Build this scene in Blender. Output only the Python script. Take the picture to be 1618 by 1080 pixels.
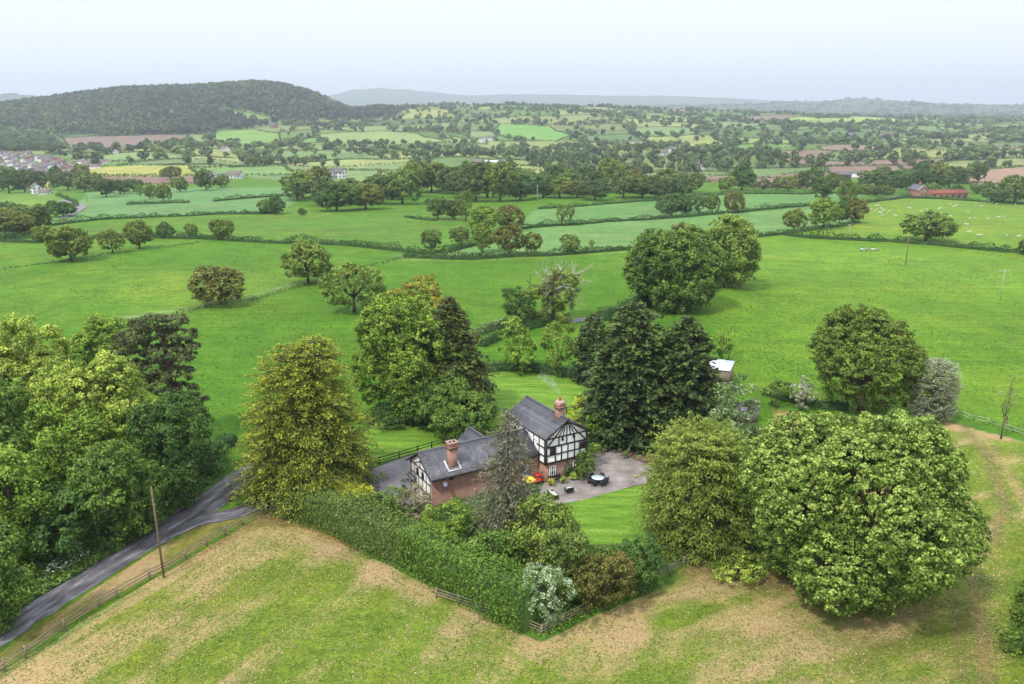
import bpy, math, random
import numpy as np
from math import radians, sin, cos, pi

for o in list(bpy.data.objects): bpy.data.objects.remove(o)
S = bpy.context.scene
C = S.collection

# ------------------------------------------------------------------ camera, sky, sun, exposure
CAM_H = 45.0; F = 1350.0; PITCH = math.atan(380/F)
cd = bpy.data.cameras.new('camera'); cam = bpy.data.objects.new('camera', cd); C.objects.link(cam)
cam.location = (0, 0, CAM_H); cam.rotation_euler = (pi/2-PITCH, 0, 0)
cd.sensor_width = 36; cd.lens = 36*F/1618; cd.clip_start = 0.5; cd.clip_end = 60000
S.camera = cam
S.view_settings.view_transform = 'Standard'; S.view_settings.look = 'None'
S.view_settings.gamma = 1; S.view_settings.exposure = -0.03
SUN_EL, SUN_AZ = radians(54), radians(-138)      # azimuth measured from +Y towards +X: light comes from the left and a little behind
W = bpy.data.worlds.new('World'); S.world = W; W.use_nodes = True
nt = W.node_tree; bg = nt.nodes['Background']
sky = nt.nodes.new('ShaderNodeTexSky'); sky.sky_type = 'NISHITA'; sky.sun_disc = False
sky.sun_elevation = SUN_EL; sky.sun_rotation = SUN_AZ; sky.air_density = 1.0; sky.dust_density = 2.0; sky.altitude = 100
veil = nt.nodes.new('ShaderNodeMixRGB'); veil.inputs[0].default_value = 0.86     # thin even cloud cover
wg = nt.nodes.new('ShaderNodeTexCoord'); wx = nt.nodes.new('ShaderNodeSeparateXYZ'); nt.links.new(wg.outputs['Generated'], wx.inputs[0])
wm = nt.nodes.new('ShaderNodeMapRange'); nt.links.new(wx.outputs[2], wm.inputs[0]); wm.inputs[3].default_value = 1.0; wm.inputs[4].default_value = 2.3   # an overcast sky is brighter overhead
wv = nt.nodes.new('ShaderNodeVectorMath'); wv.operation = 'SCALE'; wv.inputs[0].default_value = (10.2, 10.75, 11.9); nt.links.new(wm.outputs[0], wv.inputs['Scale']); nt.links.new(wv.outputs[0], veil.inputs[2])
nt.links.new(sky.outputs[0], veil.inputs[1]); nt.links.new(veil.outputs[0], bg.inputs[0]); bg.inputs[1].default_value = 0.1
sl = bpy.data.lights.new('sun', 'SUN'); sun = bpy.data.objects.new('sun', sl); C.objects.link(sun)
sl.energy = 3.6; sl.angle = radians(4); sl.color = (1, 0.955, 0.88)
sun.rotation_euler = (pi/2-SUN_EL, 0, pi-SUN_AZ)
sun.location = (-100, -40, 200)

# ------------------------------------------------------------------ helpers: numbers
def ss(a, b, x):
    t = np.clip((x-a)/(b-a), 0, 1); return t*t*(3-2*t)
cP, sP = cos(PITCH), sin(PITCH)
def at_height(y, py):                      # height above datum seen at picture row py for a point at depth y
    b = (540-py)/F; return CAM_H+y*(-sP+b*cP)/(cP+b*sP)
def table(ridge_y, pts):                   # skyline table -> heights over x
    xs = []; zs = []
    for px, py in pts:
        z = at_height(ridge_y, py); xs.append((px-809)/F*(ridge_y*cP-(z-CAM_H)*sP)); zs.append(z)
    return np.array(xs), np.array(zs)
T_WOOD = table(2650, [(-500,200),(-250,194),(-100,188),(0,180),(60,168),(130,155),(200,147),(260,144),(330,138),(400,136),(450,139),(490,150),(520,166),(560,178),(620,190),(700,205)])
T_MID = table(3000, [(330,195),(450,182),(560,175),(640,169),(700,168),(760,169),(830,168),(900,170),(1000,173),(1080,175),(1200,179),(1300,184),(1400,188),(1600,190)])
T_FAR = table(11000, [(300,164),(450,160),(500,157),(530,150),(565,141),(600,139),(650,142),(700,147),(745,151),(765,150),(800,149),(880,149),(960,151),(1040,151),(1100,153),(1150,155),(1200,158),(1260,160),(1400,164),(1700,166)])
T_NF = table(6500, [(-300,150),(0,149),(30,151),(60,160),(200,168),(900,168),(1100,167),(1180,165),(1225,164),(1262,160),(1290,163),(1320,160),(1355,156),(1395,158),(1440,163),(1500,166),(1560,167),(1700,166)])
def zt(x, y):
    x = np.asarray(x, float); y = np.asarray(y, float); r = np.hypot(x, y)
    base = -30*ss(150, 1100, r)
    amp = ss(150, 340, r)*(1.2+1.6*ss(300, 1200, r))
    z = base+amp*(np.sin(x/61+1.1+y/140)+0.8*np.sin(y/83-x/170+.4)+.45*np.sin(x/29-y/41))
    def ridge(T, s, k=0):
        return np.maximum(0, np.interp(x*(1+0*y), T[0], T[1])-(-30))*s
    w = ridge(T_WOOD, ss(1750, 2620, y)*(1-ss(2700, 3900, y)))
    m = ridge(T_MID, ss(1450, 2950, y)*(1-ss(3050, 4400, y)))*(1+.16*np.sin(x/210+y/330)*ss(1500,1900,y)*(1-ss(2500,2900,y)))
    n = ridge(T_NF, ss(5000, 6500, y)*(1-ss(6600, 8200, y)))
    f = ridge(T_FAR, ss(8500, 11000, y)*(1-ss(11000, 14000, y)))
    m = m+ (1-ss(350,700,np.abs(x-200)))*0
    return z+np.maximum(w, m)+np.maximum(n, f)
def ray(px, py):
    a = (px-809)/F; b = (540-py)/F; return np.array((a, cP+b*sP, -sP+b*cP))
def U(px, py, z=None):                    # the spot of ground seen at (px, py)
    d = ray(px, py)
    if z is not None:
        t = (z-CAM_H)/d[2]; return np.array((d[0]*t, d[1]*t, z))
    t = np.geomspace(20, 14000, 2500); g = CAM_H+d[2]*t-zt(d[0]*t, d[1]*t)
    i = int(np.argmax(g < 0)) if (g < 0).any() else len(t)-1
    a, b = t[max(i-1, 0)], t[i]
    for _ in range(30):
        m = (a+b)/2
        if CAM_H+d[2]*m-zt(d[0]*m, d[1]*m) > 0: a = m
        else: b = m
    return np.array((d[0]*b, d[1]*b, float(zt(d[0]*b, d[1]*b))))
def PX(p):                                # world -> picture
    p = np.asarray(p, float); X = p[..., 0]; dz = p[..., 2]-CAM_H
    Y = p[..., 1]*sP+dz*cP; Z = p[..., 1]*cP-dz*sP
    return np.stack((809+F*X/Z, 540-F*Y/Z), -1)
def depth(p): return p[1]*cP-(p[2]-CAM_H)*sP
def inpoly(pts, poly):
    x = pts[:, 0]; y = pts[:, 1]; r = np.zeros(len(pts), bool); n = len(poly)
    for i in range(n):
        x1, y1 = poly[i][:2]; x2, y2 = poly[(i+1) % n][:2]
        if y1 == y2: continue
        r ^= ((y1 > y) != (y2 > y)) & (x < (x2-x1)*(y-y1)/(y2-y1)+x1)
    return r
def dens(poly, step):                     # resample a polyline
    poly = np.asarray(poly, float); out = []
    for a, b in zip(poly[:-1], poly[1:]):
        n = max(1, int(np.linalg.norm(b-a)/step)); out += [a+(b-a)*k/n for k in range(n)]
    out.append(poly[-1]); return np.array(out)
def segdist(pts, poly):
    best = np.full(len(pts), 1e9); along = np.zeros(len(pts)); acc = 0
    for a, b in zip(poly[:-1], poly[1:]):
        a = np.array(a[:2], float); b = np.array(b[:2], float); ab = b-a; L = np.linalg.norm(ab)
        t = np.clip(((pts-a)@ab)/(L*L), 0, 1); d = np.linalg.norm(pts-a-t[:, None]*ab, axis=1)
        m = d < best; best[m] = d[m]; along[m] = acc+t[m]*L; acc += L
    return best, along

# ------------------------------------------------------------------ helpers: meshes and objects
def mesh(name, V, Q, mat, attrs=None, smooth=False, T=None):
    V = np.asarray(V, np.float32).reshape(-1, 3); me = bpy.data.meshes.new(name)
    Q = np.asarray(Q, np.int32).reshape(-1, 4) if Q is not None and len(Q) else np.zeros((0, 4), np.int32)
    T = np.asarray(T, np.int32).reshape(-1, 3) if T is not None and len(T) else np.zeros((0, 3), np.int32)
    me.vertices.add(len(V)); me.vertices.foreach_set('co', V.ravel())
    me.loops.add(len(Q)*4+len(T)*3); me.loops.foreach_set('vertex_index', np.concatenate((Q.ravel(), T.ravel())))
    me.polygons.add(len(Q)+len(T))
    me.polygons.foreach_set('loop_start', np.concatenate((np.arange(len(Q))*4, len(Q)*4+np.arange(len(T))*3)).astype(np.int32))
    me.update(calc_edges=True)
    for k, (v, ty) in (attrs or {}).items():
        a = me.attributes.new(k, ty, 'POINT')
        a.data.foreach_set({'FLOAT': 'value', 'FLOAT_COLOR': 'color', 'FLOAT_VECTOR': 'vector'}[ty], np.asarray(v, np.float32).ravel())
    if smooth: me.polygons.foreach_set('use_smooth', np.ones(len(me.polygons), bool))
    me.materials.append(mat); me.validate(); return me
def link(name, me, parent=None, loc=None, rz=None):
    o = bpy.data.objects.new(name, me); C.objects.link(o)
    if parent is not None: o.parent = parent
    if loc is not None: o.location = [float(v) for v in loc]
    if rz is not None: o.rotation_euler = (0, 0, rz)
    return o
def tag(o, label, cat, group=None):
    o['label'] = label; o['category'] = cat
    if group: o['group'] = group
    return o
def thing(name, label, cat, loc=(0, 0, 0), rz=0, group=None):
    return tag(link(name, None, None, loc, rz), label, cat, group)
def struct(o, kind='structure'): o['kind'] = kind; return o
class MB:                                   # collects boxes, tubes and prisms into one mesh
    def __init__(s): s.V = []; s.Q = []; s.T = []; s.n = 0
    def add(s, V, Q=(), T=()):
        V = np.asarray(V, float).reshape(-1, 3); s.V.append(V)
        s.Q += [tuple(int(i)+s.n for i in q) for q in Q]; s.T += [tuple(int(i)+s.n for i in t) for t in T]; s.n += len(V); return s
    def box(s, x0, x1, y0, y1, z0, z1):
        V = [(x, y, z) for z in (z0, z1) for x, y in ((x0, y0), (x1, y0), (x1, y1), (x0, y1))]
        return s.add(V, [(0, 3, 2, 1), (4, 5, 6, 7), (0, 1, 5, 4), (1, 2, 6, 5), (2, 3, 7, 6), (3, 0, 4, 7)])
    def beam(s, a, b, w, h, up=(0, 0, 1)):   # a bar from a to b
        a = np.array(a, float); b = np.array(b, float); d = b-a; d /= np.linalg.norm(d); up = np.array(up, float)
        r = np.cross(d, up)
        if np.linalg.norm(r) < 1e-3: r = np.cross(d, (1, 0, 0))
        r /= np.linalg.norm(r); u = np.cross(r, d)
        V = [p+i*r*w/2+j*u*h/2 for p in (a, b) for i, j in ((-1, -1), (1, -1), (1, 1), (-1, 1))]
        return s.add(V, [(0, 3, 2, 1), (4, 5, 6, 7), (0, 1, 5, 4), (1, 2, 6, 5), (2, 3, 7, 6), (3, 0, 4, 7)])
    def tube(s, pts, rad, n=8, cap=True):
        pts = np.asarray(pts, float); k = len(pts); rad = np.broadcast_to(rad, (k,))
        d = np.gradient(pts, axis=0); d /= np.linalg.norm(d, axis=1)[:, None]+1e-9
        ref = np.array((1., 0, 0)) if abs(d[0][0]) < .8 else np.array((0, 1., 0))
        u = np.cross(d, ref); u /= np.linalg.norm(u, axis=1)[:, None]+1e-9; v = np.cross(d, u)
        an = np.arange(n)*2*pi/n
        V = pts[:, None]+rad[:, None, None]*(np.cos(an)[None, :, None]*u[:, None]+np.sin(an)[None, :, None]*v[:, None])
        Q = [(i*n+j, i*n+(j+1) % n, (i+1)*n+(j+1) % n, (i+1)*n+j) for i in range(k-1) for j in range(n)]
        T = []
        V = V.reshape(-1, 3)
        if cap:
            V = np.vstack((V, pts[0], pts[-1])); a = k*n
            T = [(a, (j+1) % n, j) for j in range(n)]+[(a+1, (k-1)*n+j, (k-1)*n+(j+1) % n) for j in range(n)]
        return s.add(V, Q, T)
    def lathe(s, prof, n=16, c=(0, 0, 0)):
        prof = np.array(prof, float); an = np.arange(n)*2*pi/n; k = len(prof)
        V = np.array([(r*cos(a)+c[0], r*sin(a)+c[1], z+c[2]) for r, z in prof for a in an])
        return s.add(V, [(i*n+j, i*n+(j+1) % n, (i+1)*n+(j+1) % n, (i+1)*n+j) for i in range(k-1) for j in range(n)])
    def blob(s, c, r, rng=None, j=0, seg=10, rings=6):
        V = []
        for a in range(rings+1):
            for b in range(seg):
                th = pi*a/rings; ph = 2*pi*b/seg; q = 1+(rng.uniform(-j, j) if rng is not None else 0)
                V.append((c[0]+r[0]*q*sin(th)*cos(ph), c[1]+r[1]*q*sin(th)*sin(ph), c[2]+r[2]*q*cos(th)))
        return s.add(V, [(a*seg+b, (a+1)*seg+b, (a+1)*seg+(b+1) % seg, a*seg+(b+1) % seg) for a in range(rings) for b in range(seg)])
    def me(s, name, mat, smooth=False): return mesh(name, np.vstack(s.V), s.Q, mat, None, smooth, s.T)
    def build(s, name, mat, parent=None, smooth=False, loc=None, rz=None): return link(name, s.me(name, mat, smooth), parent, loc, rz)

# ------------------------------------------------------------------ materials
def newmat(name):
    m = bpy.data.materials.new(name); m.use_nodes = True; nt = m.node_tree
    return m, nt, nt.nodes['Principled BSDF']
def N(nt, t, **k):
    n = nt.nodes.new(t)
    for a, b in k.items(): setattr(n, a, b)
    return n
def noise(nt, vec, scale, detail=3, rough=.55):
    n = N(nt, 'ShaderNodeTexNoise'); n.inputs['Scale'].default_value = scale; n.inputs['Detail'].default_value = detail; n.inputs['Roughness'].default_value = rough
    if vec is not None: nt.links.new(vec, n.inputs['Vector'])
    return n.outputs['Fac']
def ramp(nt, fac, stops):
    r = N(nt, 'ShaderNodeValToRGB'); el = r.color_ramp.elements
    while len(el) < len(stops): el.new(.5)
    for e, (p, c) in zip(el, stops): e.position = p; e.color = (*c, 1) if len(c) == 3 else c
    nt.links.new(fac, r.inputs[0]); return r.outputs[0]
def mix(nt, f, a, b, mode='MIX'):
    m = N(nt, 'ShaderNodeMixRGB', blend_type=mode)
    for i, v in enumerate((f, a, b)):
        if isinstance(v, (int, float)): m.inputs[i].default_value = v
        elif isinstance(v, tuple): m.inputs[i].default_value = (*v, 1)
        else: nt.links.new(v, m.inputs[i])
    return m.outputs[0]
def math_(nt, op, a, b=None, clamp=False):
    m = N(nt, 'ShaderNodeMath', operation=op); m.use_clamp = clamp
    for i, v in enumerate((a, b)):
        if v is None: continue
        if isinstance(v, (int, float)): m.inputs[i].default_value = v
        else: nt.links.new(v, m.inputs[i])
    return m.outputs[0]
def gray(v): return (v, v, v)
def bumpn(nt, p, h, dist, strength=.6):
    b = N(nt, 'ShaderNodeBump'); b.inputs['Distance'].default_value = dist; b.inputs['Strength'].default_value = strength
    nt.links.new(h, b.inputs['Height']); nt.links.new(b.outputs[0], p.inputs['Normal'])
def solid(name, col, var=.25, scale=3, rough=.8, bump=0, metal=0, spec=.3, c2=None):
    m, nt, p = newmat(name); co = N(nt, 'ShaderNodeTexCoord').outputs['Object']
    n = noise(nt, co, scale, 5, .65); c2 = c2 or tuple(v*(1-var) for v in col)
    nt.links.new(ramp(nt, n, [(.3, c2), (.7, tuple(min(1, v*(1+var*.5)) for v in col))]), p.inputs['Base Color'])
    p.inputs['Roughness'].default_value = rough; p.inputs['Metallic'].default_value = metal; p.inputs['Specular IOR Level'].default_value = spec
    if bump: bumpn(nt, p, n, bump)
    return m
def sc(c, k): return tuple(min(.85, v*k) for v in c)
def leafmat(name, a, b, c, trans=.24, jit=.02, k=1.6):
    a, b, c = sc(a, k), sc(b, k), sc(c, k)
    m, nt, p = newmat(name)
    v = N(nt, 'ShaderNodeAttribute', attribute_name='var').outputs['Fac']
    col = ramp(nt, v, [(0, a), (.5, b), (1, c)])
    rnd = N(nt, 'ShaderNodeObjectInfo').outputs['Random']
    h = N(nt, 'ShaderNodeHueSaturation'); nt.links.new(col, h.inputs['Color'])
    mh = N(nt, 'ShaderNodeMapRange'); nt.links.new(rnd, mh.inputs[0]); mh.inputs[3].default_value = .5-jit*.22; mh.inputs[4].default_value = .5+jit*.22
    mv = N(nt, 'ShaderNodeMapRange'); r2 = math_(nt, 'FRACT', math_(nt, 'MULTIPLY', rnd, 17.3)); nt.links.new(r2, mv.inputs[0]); mv.inputs[3].default_value = 1-jit*2; mv.inputs[4].default_value = 1+jit*2
    nt.links.new(mh.outputs[0], h.inputs['Hue']); nt.links.new(mv.outputs[0], h.inputs['Value'])
    p.inputs['Roughness'].default_value = .65; p.inputs['Specular IOR Level'].default_value = .22
    nt.links.new(h.outputs[0], p.inputs['Base Color'])
    t = N(nt, 'ShaderNodeBsdfTranslucent'); tc = mix(nt, 1.0, h.outputs[0], (1.25, 1.35, .6), 'MULTIPLY'); nt.links.new(tc, t.inputs[0])
    ms = N(nt, 'ShaderNodeMixShader'); ms.inputs[0].default_value = trans
    nt.links.new(p.outputs[0], ms.inputs[1]); nt.links.new(t.outputs[0], ms.inputs[2]); nt.links.new(ms.outputs[0], nt.nodes['Material Output'].inputs[0])
    return m
L = dict(
  oak=leafmat('oak leaves', (.028, .048, .009), (.078, .112, .018), (.17, .21, .036), jit=.08),
  oak_brown=leafmat('young oak leaves', (.028, .034, .009), (.082, .090, .018), (.155, .155, .032), jit=.04),
  dark=leafmat('dark broad leaves', (.020, .046, .010), (.040, .082, .016), (.075, .13, .026)),
  maple=leafmat('maple leaves', (.032, .055, .008), (.085, .132, .019), (.29, .355, .085)),
  bronze=leafmat('bronze green leaves', (.028, .042, .008), (.075, .108, .016), (.17, .215, .035)),
  bright=leafmat('bright green leaves', (.026, .052, .008), (.085, .145, .016), (.22, .30, .04)),
  lime=leafmat('lime green leaves', (.045, .078, .012), (.15, .20, .03), (.34, .40, .075)),
  mid=leafmat('green leaves', (.020, .046, .009), (.056, .104, .016), (.145, .21, .036)),
  willow=leafmat('olive green leaves', (.032, .052, .008), (.085, .12, .018), (.21, .26, .045)),
  conifer=leafmat('dark conifer needles', (.008, .017, .006), (.020, .036, .010), (.085, .115, .026), trans=.1),
  gold=leafmat('golden conifer sprays', (.016, .029, .005), (.065, .088, .010), (.27, .285, .025), trans=.15),
  ivy=leafmat('ivy covered conifer sprays', (.012, .022, .006), (.036, .05, .011), (.10, .115, .026), trans=.12),
  pine=leafmat('pine needles', (.016, .024, .009), (.040, .052, .018), (.11, .12, .04), trans=.08),
  spruce=leafmat('thin spruce needles', (.035, .042, .022), (.075, .078, .045), (.18, .15, .09), trans=.1),
  leyland=leafmat('clipped conifer hedge sprays', (.016, .036, .005), (.050, .094, .010), (.12, .185, .02), trans=.12),
  hedge=leafmat('hedge leaves', (.015, .04, .008), (.032, .068, .014), (.07, .12, .028)),
  ghedge=leafmat('garden hedge leaves', (.028, .052, .010), (.065, .10, .018), (.14, .18, .04)),
  goldoak=leafmat('golden oak leaves', (.05, .06, .010), (.15, .145, .022), (.32, .27, .045)),
  blossom=leafmat('white blossom and leaves', (.04, .075, .02), (.12, .175, .08), (.40, .45, .33)),
  hawthorn=leafmat('greyish leaves with pale blossom', (.028, .05, .014), (.075, .115, .035), (.25, .30, .18)),
  silver=leafmat('silver leaves', (.07, .085, .05), (.16, .175, .115), (.30, .31, .22)),
  brownbush=leafmat('bronze and green shrub leaves', (.028, .034, .009), (.07, .075, .015), (.14, .115, .026)),
  deadbush=leafmat('grey brown shrub twigs', (.07, .06, .035), (.14, .12, .07), (.24, .21, .13)),
  yellow=leafmat('yellow shrub leaves', (.07, .10, .012), (.22, .24, .02), (.46, .43, .04)),
  far=leafmat('distant tree leaves', (.026, .046, .012), (.058, .092, .022), (.12, .17, .04), jit=.14, k=1.4),
  wood=leafmat('woodland leaves', (.030, .024, .016), (.032, .050, .018), (.11, .145, .04), k=1.25),
)
M = dict(
  bark=solid('bark', (.10, .078, .055), .45, 2.5, .95, .05), palebark=solid('pale dead wood', (.42, .38, .32), .35, 2, .9, .02),
  slate=None, brick=None,
  render=solid('white render', (.86, .85, .83), .07, 1.2, .85), renderpink=solid('faded white render', (.80, .77, .74), .12, 1.2, .85),
  timber=solid('dark timber', (.030, .020, .016), .4, 4, .7), fence=solid('weathered fence wood', (.24, .20, .15), .35, 3, .9),
  darkfence=solid('dark stained fence wood', (.022, .02, .018), .3, 3, .85), pole=solid('creosoted pole', (.17, .125, .09), .4, 2, .9),
  glass=solid('window glass', (.02, .025, .03), .3, 2, .08, spec=.6), whitepaint=solid('white paint', (.75, .75, .74), .08, 3, .5),
  lead=solid('lead flashing', (.62, .64, .66), .1, 3, .5), metalw=solid('pale sheet metal roof', (.62, .66, .70), .12, 1.5, .45, metal=.2),
  rattan=solid('dark rattan', (.028, .03, .034), .4, 30, .6), cushion=solid('pale cushion', (.62, .62, .62), .1, 3, .9),
  tabletop=solid('pale glass table top', (.50, .60, .62), .08, 2, .12), red=solid('red plastic', (.62, .025, .02), .15, 3, .4),
  yellowc=solid('yellow canvas', (.68, .52, .05), .15, 3, .8), blue=solid('dark blue plastic', (.02, .035, .09), .2, 3, .5),
  terracotta=solid('terracotta', (.34, .12, .06), .25, 5, .85), dish=solid('grey satellite dish', (.30, .33, .42), .1, 3, .5),
  clay=solid('red clay tiles', (.23, .07, .045), .35, 1.2, .85), farslate=solid('grey roof tiles', (.13, .125, .14), .3, .8, .8),
  farred=solid('brown red roof tiles', (.17, .135, .13), .3, .8, .85), farwhite=solid('pale house walls', (.72, .71, .70), .12, .6, .85),
  farbrick=solid('red brick walls of far houses', (.36, .17, .12), .3, .8, .85), galv=solid('galvanised metal', (.42, .44, .46), .2, 2, .45, metal=.5),
  wool=solid('sheep wool', (.58, .56, .50), .15, 6, .95), stone=solid('weathered pale brick', (.40, .27, .22), .4, 5, .9), soil=solid('bare soil', (.17, .10, .065), .4, 1.5, .95, .05), pinkpot=solid('pink stone', (.42, .24, .2), .3, 4, .9),
  cowhide=solid('dark cattle hide', (.03, .025, .022), .3, 4, .8),
)
def brickmat():
    m, nt, p = newmat('weathered red brick'); co = N(nt, 'ShaderNodeTexCoord').outputs['Object']
    mp = N(nt, 'ShaderNodeMapping'); nt.links.new(co, mp.inputs[0]); sx = N(nt, 'ShaderNodeSeparateXYZ'); nt.links.new(co, sx.inputs[0])
    cb = N(nt, 'ShaderNodeCombineXYZ'); nt.links.new(math_(nt, 'ADD', sx.outputs[0], sx.outputs[1]), cb.inputs[0]); nt.links.new(sx.outputs[2], cb.inputs[1])
    b = N(nt, 'ShaderNodeTexBrick'); nt.links.new(cb.outputs[0], b.inputs['Vector']); b.inputs['Scale'].default_value = 1
    b.inputs['Brick Width'].default_value = .23; b.inputs['Row Height'].default_value = .075; b.inputs['Mortar Size'].default_value = .01
    b.inputs['Color1'].default_value = (.36, .12, .075, 1); b.inputs['Color2'].default_value = (.24, .075, .05, 1); b.inputs['Mortar'].default_value = (.42, .36, .30, 1)
    n = noise(nt, co, 1.1, 5, .7); c = mix(nt, ramp(nt, n, [(.42, gray(0)), (.75, gray(.6))]), b.outputs[0], (.46, .29, .20))
    n2 = noise(nt, co, 9, 3, .6); c = mix(nt, .6, c, ramp(nt, n2, [(.25, gray(.45)), (.75, gray(1.35))]), 'MULTIPLY')
    nt.links.new(c, p.inputs['Base Color']); p.inputs['Roughness'].default_value = .9; bumpn(nt, p, b.outputs['Fac'], -.01); return m
def slatemat():
    m, nt, p = newmat('grey slates'); co = N(nt, 'ShaderNodeTexCoord').outputs['Object']; sx = N(nt, 'ShaderNodeSeparateXYZ'); nt.links.new(co, sx.inputs[0])
    cb = N(nt, 'ShaderNodeCombineXYZ'); nt.links.new(sx.outputs[0], cb.inputs[0]); nt.links.new(math_(nt, 'MULTIPLY', sx.outputs[2], 1.9), cb.inputs[1])
    b = N(nt, 'ShaderNodeTexBrick'); nt.links.new(cb.outputs[0], b.inputs['Vector']); b.inputs['Scale'].default_value = 1
    b.inputs['Brick Width'].default_value = .34; b.inputs['Row Height'].default_value = .28; b.inputs['Mortar Size'].default_value = .018
    b.inputs['Color1'].default_value = (.115, .115, .135, 1); b.inputs['Color2'].default_value = (.070, .070, .085, 1); b.inputs['Mortar'].default_value = (.02, .02, .024, 1)
    n = noise(nt, co, .8, 6, .7); c = mix(nt, ramp(nt, n, [(.52, gray(0)), (.75, gray(.7))]), b.outputs[0], (.22, .22, .19))
    n2 = noise(nt, co, 7, 4, .7); c = mix(nt, .8, c, ramp(nt, n2, [(.3, gray(.55)), (.72, gray(1.5))]), 'MULTIPLY')
    nt.links.new(c, p.inputs['Base Color']); p.inputs['Roughness'].default_value = .55; bumpn(nt, p, b.outputs['Fac'], -.02); return m
M['brick'] = brickmat(); M['slate'] = slatemat()
def groundmat():
    m, nt, p = newmat('fields'); L_ = nt.links.new
    pos = N(nt, 'ShaderNodeNewGeometry').outputs['Position']
    col = N(nt, 'ShaderNodeAttribute', attribute_name='fcol').outputs['Color']
    hay = N(nt, 'ShaderNodeAttribute', attribute_name='hay').outputs['Fac']
    huv = N(nt, 'ShaderNodeAttribute', attribute_name='huv').outputs['Vector']
    n1 = noise(nt, pos, .022, 4, .6); n2 = noise(nt, pos, .16, 5, .65); n3 = noise(nt, pos, 1.6, 4, .7)
    c = mix(nt, 1.0, col, ramp(nt, n1, [(.3, gray(.86)), (.7, gray(1.14))]), 'MULTIPLY')
    c = mix(nt, 1.0, c, ramp(nt, n2, [(.28, (.72, .78, .7)), (.72, (1.30, 1.20, 1.1))]), 'MULTIPLY')
    c = mix(nt, 1.0, c, ramp(nt, n3, [(.28, (.62, .68, .62)), (.72, (1.40, 1.32, 1.2))]), 'MULTIPLY')
    n0 = noise(nt, pos, .035, 5, .7); c = mix(nt, ramp(nt, n0, [(.48, gray(0)), (.72, gray(.75))]), c, mix(nt, 1.0, c, (1.7, 1.15, 1.5), 'MULTIPLY'))
    tl = N(nt, 'ShaderNodeMapping'); L_(pos, tl.inputs[0]); tl.inputs['Rotation'].default_value = (0, 0, radians(24)); tl.inputs['Scale'].default_value = (.03, .9, 1)
    c = mix(nt, 1.0, c, ramp(nt, noise(nt, tl.outputs[0], .5, 3, .6), [(.3, gray(.90)), (.7, gray(1.12))]), 'MULTIPLY')
    n5 = noise(nt, pos, .55, 3, .7); c = mix(nt, 1.0, c, ramp(nt, n5, [(.3, (.78, .84, .8)), (.7, (1.2, 1.14, 1.1))]), 'MULTIPLY')
    # tussocks and dung spots in pasture
    sp = noise(nt, pos, .55, 2, .5); c = mix(nt, ramp(nt, sp, [(.66, gray(0)), (.72, gray(.6))]), c, (.03, .09, .012))
    # cut hay: dry stalks in rows along huv
    mp = N(nt, 'ShaderNodeMapping'); L_(huv, mp.inputs[0]); mp.inputs['Scale'].default_value = (.62, .055, 1)
    s1 = noise(nt, mp.outputs[0], 1.0, 6, .68)
    mp2 = N(nt, 'ShaderNodeMapping'); L_(huv, mp2.inputs[0]); mp2.inputs['Scale'].default_value = (3.2, .9, 1)
    s2 = noise(nt, mp2.outputs[0], 1.0, 5, .75)
    s3 = noise(nt, pos, .11, 4, .6); s4 = noise(nt, pos, 5.5, 4, .75)
    v = math_(nt, 'ADD', math_(nt, 'MULTIPLY', s1, 1.0), math_(nt, 'MULTIPLY', s2, .42))
    v = math_(nt, 'ADD', v, math_(nt, 'MULTIPLY', s3, 1.3)); v = math_(nt, 'ADD', v, math_(nt, 'MULTIPLY', s4, .75))
    v = math_(nt, 'ADD', v, math_(nt, 'SUBTRACT', math_(nt, 'MULTIPLY', hay, .95), 2.31))
    f = ramp(nt, math_(nt, 'ADD', math_(nt, 'MULTIPLY', v, 1.75), .5, True), [(.2, gray(0)), (.8, gray(.92))])
    f = mix(nt, 1.0, f, ramp(nt, hay, [(0, gray(0)), (.06, gray(1))]), 'MULTIPLY')
    dry = ramp(nt, noise(nt, mp2.outputs[0], 2.3, 5, .8), [(.25, (.23, .14, .055)), (.5, (.41, .285, .135)), (.75, (.56, .44, .235))])
    dry = mix(nt, ramp(nt, noise(nt, pos, .07, 3), [(.45, gray(0)), (.7, gray(.6))]), dry, (.30, .20, .13))
    c = mix(nt, f, c, dry)
    L_(c, p.inputs['Base Color']); p.inputs['Roughness'].default_value = .9; p.inputs['Specular IOR Level'].default_value = .15
    bumpn(nt, p, math_(nt, 'ADD', n3, math_(nt, 'MULTIPLY', s4, .7)), .22, .8)
    return m
M['ground'] = groundmat()
def roadmat(name, a, b, c3, s=1.2, st=(.5, .5)):
    m, nt, p = newmat(name); pos = N(nt, 'ShaderNodeNewGeometry').outputs['Position']
    uv = N(nt, 'ShaderNodeAttribute', attribute_name='huv').outputs['Vector']
    mp = N(nt, 'ShaderNodeMapping'); nt.links.new(uv, mp.inputs[0]); mp.inputs['Scale'].default_value = (*st, 1)
    n = noise(nt, mp.outputs[0], s, 5, .7); n2 = noise(nt, pos, 7, 4, .8); n3 = noise(nt, pos, .35, 3, .6)
    c = ramp(nt, n, [(.34, a), (.5, b), (.66, c3)]); c = mix(nt, 1.0, c, ramp(nt, n2, [(.2, gray(.6)), (.8, gray(1.4))]), 'MULTIPLY')
    c = mix(nt, 1.0, c, ramp(nt, n3, [(.3, gray(.8)), (.7, gray(1.2))]), 'MULTIPLY')
    nt.links.new(c, p.inputs['Base Color']); p.inputs['Roughness'].default_value = .8; bumpn(nt, p, n2, .04); return m
M['lane'] = roadmat('worn asphalt', (.028, .027, .030), (.095, .09, .098), (.25, .24, .255), 1.0, (1.3, .16))
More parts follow.
